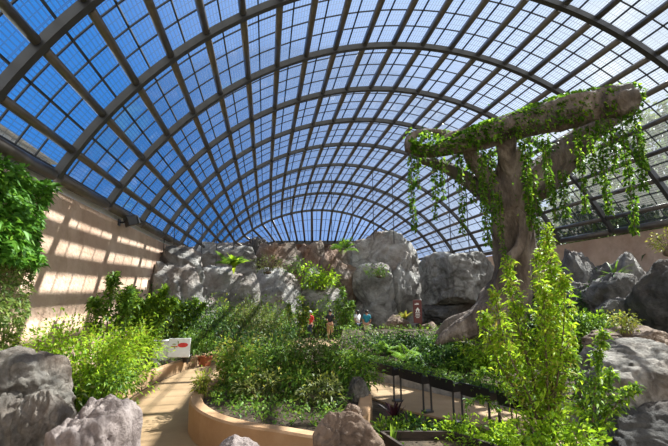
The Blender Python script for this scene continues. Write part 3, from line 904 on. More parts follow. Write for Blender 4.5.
for (a, t0, t1, d, w), lb in zip(VINES, VL):
    top = W(a, t0, d); bot = W(a, t1, d)
    v = thing('hanging_vine', lb, 'vine', top)
    Lz = top.z - bot.z
    c = np.array([(.05 * math.sin(s * 5 + a) * s, .05 * math.cos(s * 4 + a) * s, -s * Lz) for s in np.linspace(0, 1, 16)])
    mb = MB(); mb.tube(c, .012, 5); mb.build('stem', M['twig'], v, smooth=True)
    n_ = int(Lz * 62 * w / 3)
    s = rng.random(n_)
    lump = np.array([.55 + .9 * abs(noise.noise((q * Lz * 1.4, a, 0))) for q in s])
    R_ = w / F * d * .55 * lump * (1 - .35 * s)
    az = rng.random(n_) * 2 * PI; rr = rng.random(n_) ** .6 * R_
    p = np.stack([.05 * np.sin(s * 5 + a) * s + np.cos(az) * rr, .05 * np.cos(s * 4 + a) * s + np.sin(az) * rr, -s * Lz], 1)
    dd = np.stack([np.cos(az), np.sin(az), rng.uniform(-1.2, .3, n_)], 1)
    leaves_mesh('foliage', p, dd, .105 * rng.uniform(.6, 1.25, n_), M['l_vine'], v, width=.75)

# ------------------------------------------------------------------ left hedge, creeper on the wall
def wall_leaves(name, label, y0, y1, zlo, zhi, n, leaf, mat, thick, edge):
    P = []; D = []
    while len(P) < n:
        y = rng.uniform(y0, y1); z = rng.uniform(zlo, zhi)
        lim = edge(z) + .35 * noise.noise((z * 1.2, y * .5, 2)) + .15 * noise.noise((z * 4, 0, 2))
        if y > lim: continue
        b = thick * (.75 + .5 * noise.noise((y * .9, z * .9, 1)) + .25 * noise.noise((y * 2.5, z * 2.5, 1)))
        x = eave_x(y, -1) - .05 + max(.1, b * min(1, (lim - y) * 1.5 + .25) * rng.uniform(.5, 1.1))
        P.append((x, y, z)); D.append((rng.uniform(.2, 1.2), rng.normal() * .7, rng.normal() * .6 + .15))
    P = np.array(P); org = np.array((eave_x(y1, -1), (y0 + y1) / 2, zlo))
    t = thing(name, label, 'climber', org)
    leaves_mesh('foliage', P - org, D, leaf * rng.uniform(.6, 1.25, n), mat, t, width=.5, ups=rng.normal(size=(n, 3)) * .4 + np.array((.8, -.2, .8)))
    for _ in range(14):
        y = rng.uniform(y0, y1); z = rng.uniform(zlo, zhi - .6)
        if y > edge(z) - .2: continue
        pts = [(eave_x(y, -1) + .03 - org[0], y - org[1], z - org[2])]
        for q in range(5):
            y += rng.normal() * .12; z += .3; pts.append((eave_x(y, -1) - .02 + .03 * q - org[0], y - org[1], min(z, zhi) - org[2]))
        mb = MB(); mb.tube(pts, .014, 5); mb.build('stem', M['twig'], t, smooth=True)
    return t


wall_leaves('climbing_hedge', 'dense bright green climber covering the upper left wall', 4.5, 12.6, 3.1, EAVE - .4, 6500, .19, M['l_hedge'], .5, lambda z: 11.35 + .1 * (z - 3))
wall_leaves('climbing_hedge', 'paler small leaved creeper below the bright green climber', 4.5, 12.4, .3, 3.5, 9000, .11, M['l_hedge2'], .45, lambda z: 10.5 + .25 * (z - .3))

# flood lamp on the wall
p = W(116, 221, 16.2); p.x = eave_x(p.y, -1) - .1
lampo = thing('flood_lamp', 'black flood lamp fixed high on the left stucco wall', 'lamp', p)
Rm = Matrix.Rotation(.5, 3, 'Z') @ Matrix.Rotation(-.35, 3, 'Y')
MB().box((.42, -.05, 0), (.34, .5, .36), M=Rm).build('housing', M['lamp'], lampo, bevel=.03)
MB().box((.61, .05, .07), (.03, .42, .3), M=Rm).build('lens', M['lens'], lampo)
MB().tube([(0, 0, -.05), (.16, 0, -.05), (.3, -.03, 0)], .035, 8).build('bracket', M['lamp'], lampo)
MB().box((.02, 0, -.05), (.05, .2, .24)).build('wall_plate', M['lamp'], lampo)

# ------------------------------------------------------------------ planting
BZ = kz - .06


def at_base(px, py, z): return G(px, py, z)


def gb(px, d, z):
    """plan point straight ahead of a pixel column at distance d, level z"""
    p = W(px, 297, d); return Vector((p.x, p.y, z))


# left bed
bush('shrub', 'wide glossy shrub spreading beside the left kerb and the path', gb(84, 9.6, BZ), 1.15, .95, 1.62, 4600, .105, M['l_bright'], mat2=M['l_yellow'])
bush('shrub', 'glossy shrub reaching over the near end of the kerb', gb(108, 9.2, BZ), .5, .5, .85, 1100, .11, M['l_mid'], mat2=M['l_bright'])
bush('shrub', 'bronze leaved low shrub between the wall creeper and the wide shrub', gb(44, 8.4, BZ), .6, .5, 1.1, 900, .11, M['l_olive'], mat2=M['l_yellow'])
stem_plant('tall_plant', 'thin plant with whorled leaves in front of the stucco wall', gb(108, 12.4, BZ), [[(0, 0, 0), (.05, 0, 1), (.02, 0, 2.0), (.1, 0, 2.75)], [(0, 0, 0), (.25, .1, 1), (.4, .1, 1.7), (.52, .1, 2.4)], [(0, 0, 0), (-.2, 0, .9), (-.3, .1, 1.6), (-.38, .1, 2.1)]], .2, 34, M['l_mid'], r=.025, start=.45, tw=.16, width=.32)
stem_plant('tall_plant', 'dense leafy tall plant at the corner of the left bed', gb(146, 14.5, BZ), [[(0, 0, 0), (.1 * q - .3, .08 * q, 1.2), (.32 * (q - 2.5), .1 * q, 2.2 + .25 * math.sin(q * 2))] for q in range(6)], .19, 70, M['l_mid'], r=.025, start=.25, tw=.22, mat2=M['l_bright'])
stem_plant('tall_plant', 'leafy plant rising behind the path bend', gb(186, 19.0, BZ), [[(0, 0, 0), (.1 * q - .2, .08 * q, 1.0), (.36 * (q - 2), .1 * q, 2.0 + .2 * math.sin(q * 3))] for q in range(5)], .18, 60, M['l_mid'], r=.025, start=.2, tw=.22, mat2=M['l_bright'])
bush('shrub', 'yellow green shrub at the foot of the tall plants', gb(133, 12.5, BZ), .8, .7, 1.3, 1500, .12, M['l_bright'], mat2=M['l_yellow'])
bush('shrub', 'dark low shrub at the kerb below the yellow green shrub', gb(120, 10.6, BZ), .4, .45, .7, 600, .12, M['l_mid'])
bush('shrub', 'dark shrub close to the stucco wall behind the tall plants', gb(128, 16.5, BZ), 1.2, .9, 2.2, 1500, .16, M['l_dark'], mat2=M['l_mid'])
# far shrubs in front of the cliff
far = [
    (168, 20, 1.2, 2.4, 'l_mid', 'l_bright', 'leafy shrub below the pale rock at the left end of the cliff'),
    (205, 19, 1.3, 2.5, 'l_dark', 'l_mid', 'dark shrub behind the terracotta pots'),
    (222, 22, 1.4, 2.8, 'l_mid', 'l_yellow', 'tall yellow tipped shrub in front of the smooth grey block'),
    (252, 21, 1.7, 2.7, 'l_olive', 'l_mid', 'olive shrub behind the round planter'),
    (270, 24, 1.5, 2.9, 'l_mid', 'l_yellow', 'yellow green shrub below the smooth pale boulder'),
    (282, 19.5, .8, 1.7, 'l_dark', 'l_mid', 'dark shrub left of the visitor in red'),
    (320, 28.5, 1.1, 2.7, 'l_mid', 'l_bright', 'shrub behind the visitors under the pale low boulder'),
    (345, 27.6, .8, 2.4, 'l_dark', 'l_mid', 'dark upright shrub between visitors in black and teal'),
    (297, 28.5, 1.2, 3.2, 'l_olive', 'l_bright', 'tall shrub at the cliff foot behind the visitor in red'),
    (240, 17, 1.1, 1.6, 'l_dark', 'l_olive', 'low dark shrub at the back rim of the round planter'),
    (268, 16.5, .9, 1.3, 'l_olive', 'l_yellow', 'low yellowish shrub behind the round planter next to the clearing'),
]
for (a, d, r_, h_, m1, m2, lb) in far:
    bush('shrub', lb, gb(a, d, 0), r_ * .9, r_ * .75, h_ * .82, int(900 * r_ * h_ / 2.2), .16, M[m1], mat2=M[m2])
stem_plant('tall_plant', 'sparse tall plant in front of the visitor in red', gb(298, 22.5, 0), [[(0, 0, 0), (.1, 0, .8), (.05, 0, 1.6), (.1, 0, 2.5)], [(0, 0, 0), (.3, .1, .8), (.5, .1, 1.9)], [(0, 0, 0), (-.3, 0, .9), (-.5, .1, 2.1)]], .2, 22, M['l_mid'], r=.03, start=.3, tw=.2, mat2=M['l_yellow'])
stem_plant('tall_plant', 'sparse tall plant between the visitors in black and teal', gb(344, 22.8, 0), [[(0, 0, 0), (.1, 0, .8), (.05, 0, 1.6), (-.1, 0, 2.9)], [(0, 0, 0), (.25, .1, .8), (.4, .1, 2.2)], [(0, 0, 0), (-.2, 0, .9), (-.3, .1, 2.3)]], .2, 26, M['l_mid'], r=.03, start=.25, tw=.2)
# plants of the round planter
SZ = PZ - .06
inner = [
    (240, 10.6, .42, .95, 'l_yellow', 'l_bright', 'yellow flecked shrub at the left rim of the round planter'),
    (248, 10.2, .6, 1.0, 'l_mid', 'l_yellow', 'tall mid green shrub in the left half of the round planter'),
    (270, 11, .6, 1.0, 'l_dark', 'l_mid', 'dark shrub at the centre back of the round planter'),
    (292, 10.4, .6, .98, 'l_mid', 'l_olive', 'grey topped shrub in the centre of the round planter'),
    (318, 10.6, .55, .95, 'l_olive', 'l_mid', 'grey green shrub right of centre in the round planter'),
    (340, 9.9, .45, .8, 'l_mid', 'l_olive', 'soft shrub at the right rim of the round planter'),
    (244, 9.2, .36, .6, 'l_mid', 'l_yellow', 'low shrub near the front left of the round planter'),
    (208, 9.3, .2, .45, 'l_yellow', 'l_mid', 'small tuft at the left wall of the round planter'),
    (325, 8.4, .33, .45, 'l_olive', 'l_yellow', 'pale leaved low shrub near the reddish brown boulder'),
    (358, 9.4, .35, .85, 'l_mid', 'l_bright', 'slim leafy shrub hugging the grey boulder'),
    (300, 9.0, .4, .5, 'l_mid', 'l_yellow', 'low fresh green shrub at the front middle of the round planter'),
    (262, 8.9, .4, .5, 'l_olive', 'l_yellow', 'low olive shrub with pale tips behind the planter wall'),
]
for (a, d, r_, h_, m1, m2, lb) in inner:
    bush('shrub', lb, gb(a, d, SZ), r_, r_ * .8, h_, int(1500 * r_ * h_ / .6), .105, M[m1], mat2=M[m2])
cx_, cy_ = pc.x, pc.y
PPn = np.array(PP)


def in_planter():
    k = rng.integers(0, len(PPn)); f = rng.random() ** .5 * .8
    return (cx_ + PPn[k, 0] * f, cy_ + PPn[k, 1] * f, SZ - .02)


cover('ground_cover', 'low mixed ground cover filling the round planter', in_planter, 2600, .085, M['l_mid'])
# right bed plants
beds = [
    (372, 17.5, .9, .32, 'l_dark', 'l_mid', 'dark low shrub at the left end of the right bed'),
    (395, 16, .9, .5, 'l_dark', 'l_mid', 'dark shrub below the tan boulder with yellow flowers'),
    (418, 15.5, .8, .55, 'l_dark', 'l_mid', 'green shrub in front of the maroon sign'),
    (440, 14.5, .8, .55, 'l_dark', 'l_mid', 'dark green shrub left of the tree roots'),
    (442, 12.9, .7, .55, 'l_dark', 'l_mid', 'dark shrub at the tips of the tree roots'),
    (490, 12.6, .75, .7, 'l_bright', 'l_yellow', 'light green shrub under the tree at the stone kerb'),
    (470, 12.7, .55, .5, 'l_mid', 'l_bright', 'low shrub between tree roots and stone kerb'),
    (548, 13.6, .9, 1.5, 'l_dark', 'l_mid', 'dark shrub right of the trunk behind the young tree'),
    (583, 13, .9, 1.2, 'l_mid', 'l_bright', 'shrub between young tree and the right rocks'),
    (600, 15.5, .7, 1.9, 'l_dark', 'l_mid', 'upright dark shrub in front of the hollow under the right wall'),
]
for (a, d, r_, h_, m1, m2, lb) in beds:
    p = gb(a, d, 0); p.z = bed_z(p.x, p.y) - .03
    bush('shrub', lb, p, r_, r_ * .8, h_, int(1150 * r_ * h_ / .6), .14, M[m1], mat2=M[m2])
for a, d, L_, lb in ((405, 14, .8, 'fern arching over the middle of the stone kerb'), (428, 13.5, .85, 'fern right of the middle of the right bed'), (385, 15.5, .8, 'fern near the left end of the stone kerb'),
                     (447, 12.9, .7, 'fern spreading in front of the root tips'), (462, 14.5, .7, 'fern growing among the tree roots'), (478, 13.4, .7, 'fern at the right side of the tree roots')):
    p = gb(a, d, 0); p.z = bed_z(p.x, p.y) - .02
    fern('fern', lb, p, 12, L_, M['l_fern'])


def in_bed():
    while True:
        k = rng.integers(0, 30 * NR); p = _BV[k]
        if rng.random() < .5 and p[0] < eave_x(p[1], 1) - 1.2: return (p[0] + rng.normal() * .3, p[1] + rng.normal() * .3, max(.3, p[2]))


cover('ground_cover', 'dark green ground cover of the right bed', in_bed, 5000, .13, M['l_mid'], hgt=.22)


def in_leftbed():
    y = rng.uniform(8, 24); q = np.interp(y, [p.y for p in kerb_pts], [p.x for p in kerb_pts])
    return (rng.uniform(eave_x(y, -1) + .2, q - .25), y, BZ)


cover('ground_cover', 'low ground cover of the left bed', in_leftbed, 2600, .12, M['l_mid'])


def in_far():
    p = gb(rng.uniform(160, 420), rng.uniform(19, 29), 0)
    return tuple(p)


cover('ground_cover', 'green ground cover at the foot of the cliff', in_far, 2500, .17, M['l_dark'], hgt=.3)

# plants on the rocks
fern('fern', "bright fern on the smooth grey block of the left cliff", W(230, 266, 25.4), 14, 1.15, M['l_fern'])
rosette('nest_fern', 'broad leaved nest fern beside the bright cliff fern', W(234, 268, 25.2), 12, 1.1, .22, M['l_bright'], cat='fern')
fern('fern', 'spiky fern on the crest left of the tallest rock face', W(344, 250, 31.5), 14, 1.2, M['l_fern'])
bush('shrub', 'bushy green plant on the ledge of the brown upright block', W(322, 287, 29.3), 1.2, .7, 1.5, 700, .26, M['l_bright'])
bush('shrub', 'small plant clinging to the middle of the tallest rock face', W(379, 276, 29.6), .7, .4, .7, 250, .18, M['l_mid'])
bush('shrub', 'small plant on the brown hump of the cliff', W(296, 272, 28.0), .6, .4, .8, 220, .18, M['l_mid'])
bush('shrub', 'small pale plant on the smooth pale boulder', W(268, 272, 26.5), .7, .4, .9, 260, .18, M['l_olive'])
rosette('yellow_flowering_plant', 'yellow flowering plant on the tan boulder by the sign', W(405, 319, 24.0), 16, .75, .14, M['l_yellow'])
rosette('spiky_plant', 'spiky green plant in the hollow of the right rocks', W(615, 279, 15.6), 22, .8, .07, M['l_mid'])
bush('shrub', 'small yellow orange shrub on the flat brown rock', W(626, 331, 10.2), .34, .25, .42, 320, .085, M['l_yellow'])
bush('shrub', 'pale leafy sprig at the right picture edge beside the wall', W(668, 252, 12), .3, .3, .5, 160, .11, M['l_yellow'])

# young tree in front
yb = gb(538, 6.6, .05)
ys_ = []
for q in range(10):
    a = q * 2.4; r_ = .12 + .06 * (q % 5); hh = (3.35, 2.9, 2.6, 3.0, 2.4, 2.75, 2.2, 2.5, 1.9, 2.1)[q]
    ys_.append([(0.03 * math.cos(a), .03 * math.sin(a), 0), (r_ * math.cos(a) * .7, r_ * math.sin(a) * .7, hh * .35), (r_ * 1.8 * math.cos(a), r_ * 1.8 * math.sin(a), hh * .7), (r_ * 2.2 * math.cos(a) + (.02 if q else 0), r_ * 2.2 * math.sin(a), hh)])
stem_plant('young_tree', 'slender young tree with bright yellow green leaves in front of the big trunk', yb, ys_, .105, 48, M['l_bright'], cat='tree', r=.016, start=.12, tw=.17, width=.36, mat2=M['l_yellow'])
bush('shrub', 'bright leafy shrub at the foot of the young tree', gb(548, 5.9, .0), .55, .45, .95, 1700, .095, M['l_bright'], mat2=M['l_mid'])
stem_plant('leafy_plant', 'leafy plant with long sideways shoots right of the young tree', gb(575, 6.3, 0), [[(0, 0, 0), (.1, 0, .8), (.2, -.05, 1.4), (.3, -.1, 1.9)], [(0, 0, 0), (.2, 0, .6), (.45, -.1, 1.0), (.7, -.15, 1.15)], [(0, 0, 0), (.05, .1, .8), (.02, .2, 1.6)], [(0, 0, 0), (.25, .1, .7), (.5, .05, 1.35)]], .10, 50, M['l_mid'], r=.012, start=.2, tw=.16, mat2=M['l_bright'])
stem_plant('leafy_plant', 'leafy plant with drooping shoots over the troughs left of the young tree', gb(505, 7.4, 0), [[(0, 0, 0), (-.05, 0, .7), (-.3, 0, 1.15), (-.6, 0, 1.2)], [(0, 0, 0), (.05, 0, .6), (-.1, .1, 1.1), (-.15, .1, 1.45)], [(0, 0, 0), (-.2, 0, .5), (-.45, 0, .8), (-.75, .0, .75)]], .09, 26, M['l_mid'], r=.010, start=.4, tw=.14, mat2=M['l_bright'])

# ------------------------------------------------------------------ trough planters
TZ = .82
edges = [(G(338, 352, TZ), G(399, 366, TZ)), (G(402, 366.6, TZ), G(429, 373, TZ)), (G(432, 373.6, TZ), G(460, 380, TZ)), (G(463, 380.6, TZ), G(497, 388.5, TZ)), (G(500, 389, TZ), G(540, 398, TZ))]
tl = ['long black trough planter at the far end of the row', 'short black trough planter second in the row', 'black trough planter in the middle of the row', 'black trough planter behind the drooping shoots', 'nearest black trough planter behind the young tree']
for (a, b), lb in zip(edges, tl):
    mid = (a + b) / 2; v = b - a; L_ = v.length; ang = math.atan2(v.y, v.x)
    t = thing('trough_planter', lb, 'planter', (mid.x, mid.y, 0), ang, 'black trough planters on stands')
    hw, hd = .16, .23
    mb = MB(); n0 = 0
    x0, x1 = -L_ / 2 + .05, L_ / 2 - .05
    prof = [(-hw, TZ), (-hw * .8, TZ - hd), (hw * .8, TZ - hd), (hw, TZ), (hw - .025, TZ), (hw * .8 - .02, TZ - .07), (-hw * .8 + .02, TZ - .07), (-hw + .025, TZ)]
    for xx, ins in ((x0, 0), (x1, 0)):
        mb.v += [(xx * (1 if z > TZ - .1 else .96), y, z) for (y, z) in prof]
    for k in range(8): mb.f.append((k, (k + 1) % 8, (k + 1) % 8 + 8, k + 8))
    mb.f += [(7, 6, 5, 4, 3, 2, 1, 0), tuple(range(8, 16))]
    o = mb.build('trough', M['black'], t, bevel=.008)
    for sx in ((-1, 1) if L_ > 1.6 else (1,)):
        lx = sx * (L_ / 2 - .12)
        for sy in (-.05, .07):
            MB().tube([(lx + sy * .9, sy, 0), (lx + sy * .9, sy, TZ - hd + .02)], .022, 8).build('leg', M['post'], t)
        MB().box((lx, .01, .03), (.16, .2, .05)).build('foot', M['post'], t)
    n_ = int(L_ * 420)
    P = np.stack([rng.uniform(x0, x1, n_), rng.normal(0, hw * .55, n_), TZ - .06 + rng.random(n_) ** 1.3 * .16], 1)
    D = rng.normal(size=(n_, 3)) + np.array((0, 0, .8))
    tag(leaves_mesh('seedlings', P, D, .06 * rng.uniform(.6, 1.4, n_), M['l_mid'], t, width=.5), kind='stuff')

# dark planter boxes in front
fa, fb, fc = G(381, 431, .34), G(451, 431, .34), G(500, 446, .34)
bx = thing('planter_box', 'dark timber edged planter box filled with ferns in front', 'planter', ((fa + fb) / 2).to_tuple()[:2] + (0,))
off = Vector((bx.location.x, bx.location.y, 0))


def plank(a, b, z0, z1, nm='edge_board'):
    a = Vector((a.x, a.y, 0)) - off; b = Vector((b.x, b.y, 0)) - off
    v = b - a; mid = (a + b) / 2
    MB().box((mid.x, mid.y, (z0 + z1) / 2), (v.length, .05, z1 - z0), math.atan2(v.y, v.x)).build(nm, M['wood_dark'], bx, bevel=.006)


nrm = Vector((.15, -1.0, 0))
plank(fa, fb, 0, .34); plank(fb, fc, 0, .34); plank(fa, fa + nrm, 0, .34); plank(fa + nrm, fc + nrm * .6, 0, .34); plank(fc, fc + nrm * .6, 0, .34)
c_ = (fa + fb + fc + fa + nrm + fc + nrm * .6) / 5
mb = MB(); mb.add([Vector((p.x, p.y, .22)) - off for p in (fa, fa + nrm, fc + nrm * .6, fc, fb)], [(0, 1, 2, 3, 4)]); mb.build('soil', M['soil'], bx)
for q, (a, b, lb) in enumerate(((424, 444, 'pale fern in the dark planter box left half'), (462, 446, 'pale fern in the dark planter box middle'), (500, 452, 'pale fern in the dark planter box right end'))):
    fern('fern', lb, gb(a, 5.6 - .1 * q, .22), 14, .34, M['l_mid'])
# plants behind the box
lowp = [(385, 7.6, .3, .4, 'l_mid', 'low leafy plant left of the red leaved cordyline'), (412, 7.7, .42, .42, 'l_dark', 'dark low shrub behind the planter box'), (436, 7.6, .38, .4, 'l_mid', 'low green shrub behind the planter box corner'),
        (462, 7.4, .42, .5, 'l_bright', 'bright low shrub at the near edge of the right path'), (488, 7.0, .38, .5, 'l_bright', 'bright low shrub left of the young tree base')]
for (a, d, r_, h_, m1, lb) in lowp:
    bush('shrub', lb, gb(a, d, 0), r_, r_ * .7, h_, 700, .09, M[m1], mat2=M['l_bright'])
rosette('cordyline', 'dark red leaved cordyline in front of the trough legs', gb(391, 7.8, 0), 11, .36, .075, M['l_maroon'], rise=(.8, 1.5), bend=(.0, .5), trunk=.38)
rosette('strap_leaf_plant', 'upright green strap leaved plant below the red cordyline', gb(389, 7.3, 0), 12, .5, .06, M['l_mid'], rise=(1.1, 1.55), bend=(.1, .5))


def in_front():
    p = gb(rng.uniform(370, 520), rng.uniform(6.0, 8.0), 0); return tuple(p)


cover('ground_cover', 'green ground cover between right path and planter box', in_front, 2600, .075, M['l_mid'], hgt=.2)

# ------------------------------------------------------------------ pots, cart-like board, sign
def pot(name, label, base, r, h, mat, sq=False):
    t = thing(name, label, 'pot', base)
    MB().lathe([(r * .7, 0), (r, h * .85), (r * 1.1, h * .85), (r * 1.1, h), (r * .95, h), (r * .9, h * .9)], n=4 if sq else 20).build('body', mat, t, smooth=not sq)
    MB().lathe([(r * .92, h * .88), (r * .9, h * .9)], n=16).build('soil', M['soil'], t)
    n_ = 260
    P = rng.normal(size=(n_, 3)) * np.array((.16, .16, .24)) + np.array((0, 0, h + .45)); D = rng.normal(size=(n_, 3)) + np.array((0, 0, .6))
    leaves_mesh('foliage', P, D, .13, M['l_mid'], t)
    MB().tube([(0, 0, h * .8), (.02, 0, h + .2), (0, .02, h + .5)], .014, 6).build('stem', M['twig'], t)
    return t


pot('plant_pot', 'terracotta pot nearest the path bend', gb(208, 16.6, 0), .22, .36, M['pot'], True)
pot('plant_pot', 'terracotta pot behind the black pot', gb(200, 16.9, 0), .2, .33, M['pot'], True)
pot('plant_pot', 'black pot between white board and terracotta pots', gb(189, 15.6, BZ), .16, .24, M['pot_dark'])

wb = thing('sign_board', 'white board with a red mark standing behind the left bed', 'sign', gb(181.5, 15.2, BZ), -.1)
Rt = Matrix.Rotation(-.25, 3, 'X')
MB().box((0, 0, .52), (.72, .05, .62), M=Rt).build('panel', M['white'], wb, bevel=.02)
mb = MB()
ov = [(.17 * math.cos(a) + .12, -.036, .6 + .075 * math.sin(a)) for a in np.linspace(0, 2 * PI, 16, endpoint=False)]
c0 = Vector((0, 0, .52)); ov = [Rt @ (Vector(p) - c0) + c0 for p in ov]; mb.add(ov + [p + Vector((0, .02, 0)) for p in ov], [tuple(range(16))] + [(i, (i + 1) % 16, (i + 1) % 16 + 16, i + 16) for i in range(16)])
mb.add([Rt @ (Vector(p) - c0) + c0 for p in ((-.25, -.034, .55), (-.05, -.034, .53), (-.05, -.034, .57), (-.25, -.034, .575))], [(0, 1, 2, 3)])
mb.build('red_mark', M['red'], wb)
for sx in (-.28, .28):
    MB().tube([(sx, .02, 0), (sx, .06, .4)], .02, 6).build('leg', M['post'], wb)
wb2 = thing('white_crate', 'pale grey crate half hidden by leaves left of the white board', 'crate', gb(164, 15.4, BZ), .15)
MB().box((0, 0, .36), (.5, .4, .7)).build('body', M['white'], wb2, bevel=.03)
MB().box((0, 0, .73), (.54, .44, .05)).build('lid', M['white'], wb2, bevel=.015)
for q, (a, d) in enumerate(((166, 15.1), (172, 15.2), (160, 14.6))):
    mb = MB(); mb.ball((0, 0, .07), (.13, .1, .09), 12, 8); o = mb.build('stone', M['rock_near'], None, smooth=True); o.location = gb(a, d, BZ - .02)
    tag(o, ('pale edging stone in the middle below the crate', 'pale edging stone nearest the board', 'pale edging stone farthest left on the kerb bed')[q], 'stone')

sp = gb(417, 22.5, .35); sp.z = bed_z(sp.x, sp.y) - .05
top_z = W(417, 300, 22.5).z - sp.z
sg = thing('sign', 'tall narrow maroon sign with white markings in front of the cliff', 'sign', sp, -.35)
MB().box((0, 0, top_z * .62), (.42, .08, top_z * .76)).build('panel', M['sign'], sg, bevel=.015)
MB().box((.12, .0, top_z * .14), (.1, .08, top_z * .36)).build('post', M['sign'], sg)
mb = MB(); yy = -.047
mb.box((-.03, yy, top_z * .86), (.2, .01, .045)); mb.box((.0, yy, top_z * .89), (.12, .01, .03))
mb.add([(-.10, yy, top_z * .66), (.12, yy, top_z * .66), (.01, yy, top_z * .76)], [(0, 1, 2)])
mb.box((-.05, yy, top_z * .635), (.05, .01, .09)); mb.box((.06, yy, top_z * .635), (.05, .01, .09))
for q, ww in enumerate((.24, .2, .24, .14)): mb.box((.0, yy, top_z * .575 - q * .075), (ww, .01, .028))
mb.build('lettering', M['sign_white'], sg)

# ------------------------------------------------------------------ visitors
def skin_obj(name, nodes, edges, mat, parent, sub=1, root=0):
    me = bpy.data.meshes.new(name)
    me.from_pydata([n[:3] for n in nodes], edges, []); me.materials.append(mat)
    o = link(name, me, parent)
    s = o.modifiers.new('skin', 'SKIN'); s.use_smooth_shade = True
    for i, n in enumerate(nodes):
        v = me.skin_vertices[0].data[i]
        r = n[3] if isinstance(n[3], (tuple, list)) else (n[3], n[3])
        v.radius = r; v.use_root = (i == root)
    m_ = o.modifiers.new('subdivision', 'SUBSURF'); m_.levels = sub; m_.render_levels = sub
    return o


def person(label, base, rz, h, top, legs, arms, stride=.0, shorts=False, hat=None, hairlong=False):
    t = thing('person', label, 'person', base, rz)
    k = h / 1.7
    s = stride
    hip = .92; sh = 1.42
    J = {'pel': (0, 0, hip + .04, .13), 'wa': (0, .0, 1.1, .12), 'ch': (0, 0, 1.3, .145), 'nk': (0, .0, 1.47, .058), 'hd0': (0, -.01, 1.55, .075), 'hd': (0, -.015, 1.62, .098), 'hd1': (0, 0, 1.68, .075)}
    seq = ['pel', 'wa', 'ch', 'nk', 'hd0', 'hd', 'hd1']
    nodes = [tuple(c * k for c in J[q]) for q in seq]; ed = [(i, i + 1) for i in range(6)]

    def addn(p, par):
        nodes.append(tuple(c * k for c in p)); ed.append((par, len(nodes) - 1)); return len(nodes) - 1
    legi = []; armi = []
    for sd in (-1, 1):
        f = s * sd
        a = addn((sd * .1, 0, hip - .06, .095), 0); b = addn((sd * .11, -f * .5, .5, .062), a); c = addn((sd * .11, -f * .5 + abs(f) * .2 * (sd > 0), .1, .042), b)
        d = addn((sd * .12, -f * .5 - .06, .045, .042), c); e = addn((sd * .12, -f * .5 - .16, .03, .032), d)
        legi.append((a, b, c, d, e))
        A = arms[0 if sd < 0 else 1]
        a = addn((sd * .17, 0, sh, .062), 2); b = addn((sd * .24, A[0][0], A[0][1], .043), a); c = addn((sd * (.24 - A[1][2]), A[1][0], A[1][1], .032), b)
        d = addn((sd * (.24 - A[1][2] * 1.1), A[1][0] - .05, A[1][1] - .05, .034), c)
        armi.append((a, b, c, d))
        for fi in range(4):                                   # fingers
            addn((sd * (.24 - A[1][2] * 1.1) + (fi - 1.5) * .02, A[1][0] - .09, A[1][1] - .12 + .01 * abs(fi - 1.5), .009), d)
        addn((sd * (.24 - A[1][2] * 1.1) - sd * .04, A[1][0] - .08, A[1][1] - .06, .010), d)
    addn((0, -.118, 1.605, .014), 5)                          # nose
    for sd in (-1, 1): addn((sd * .1, .0, 1.61, .018), 5)     # ears
    skin_obj('body', nodes, ed, M['skin'], t, 1)
    up = 1.22
    sn = [(*nodes[i][:3], nodes[i][3] * up) for i in (0, 1, 2)]; se = [(0, 1), (1, 2)]
    for (a, b, c, d) in armi:
        n0 = len(sn); pa, pb = Vector(nodes[a][:3]), Vector(nodes[b][:3]); sn += [(*pa, nodes[a][3] * 1.3), (*(pa.lerp(pb, .8)), nodes[b][3] * 1.45)]; se += [(2, n0), (n0, n0 + 1)]
    skin_obj('shirt', sn, se, top, t, 1)
    tn = [(*nodes[0][:3], nodes[0][3] * 1.18)]; te = []
    for (a, b, c, d, e) in legi:
        n0 = len(tn); pb, pc_ = Vector(nodes[b][:3]), Vector(nodes[c][:3])
        tn += [(*nodes[a][:3], nodes[a][3] * 1.22), (*pb, nodes[b][3] * 1.4)]; te += [(0, n0), (n0, n0 + 1)]
        if not shorts: tn += [(*pb.lerp(pc_, .9), nodes[c][3] * 1.55)]; te += [(n0 + 1, n0 + 2)]
    skin_obj('trousers', tn, te, legs, t, 1)
    mb = MB()
    mb.ball((0, .02 * k, 1.655 * k), (.108 * k, .115 * k, .09 * k))
    if hairlong: mb.ball((0, .07 * k, 1.56 * k), (.09 * k, .05 * k, .14 * k))
    mb.build('hair', M['hair'], t, smooth=True)
    for sd in (-1, 1):
        MB().ball((sd * .036 * k, -.104 * k, 1.63 * k), .013 * k, 8, 6).build('eye', M['hair'], t, smooth=True)
        i = legi[0 if sd < 0 else 1]
        MB().ball((nodes[i[3]][0], nodes[i[3]][1] - .04 * k, .04 * k), (.05 * k, .13 * k, .04 * k), 10, 6).build('shoe', M['cloth_black'], t, smooth=True)
    MB().ball((0, -.112 * k, 1.57 * k), (.026 * k, .008 * k, .007 * k), 8, 6).build('mouth', M['red'], t, smooth=True)
    if hat:
        mb = MB(); mb.lathe([(.115 * k, 1.66 * k), (.11 * k, 1.73 * k), (.07 * k, 1.77 * k), (.01, 1.78 * k)], n=16); mb.lathe([(.19 * k, 1.655 * k), (.18 * k, 1.675 * k)], n=16)
        mb.build('hat', hat, t, smooth=True)
    return t


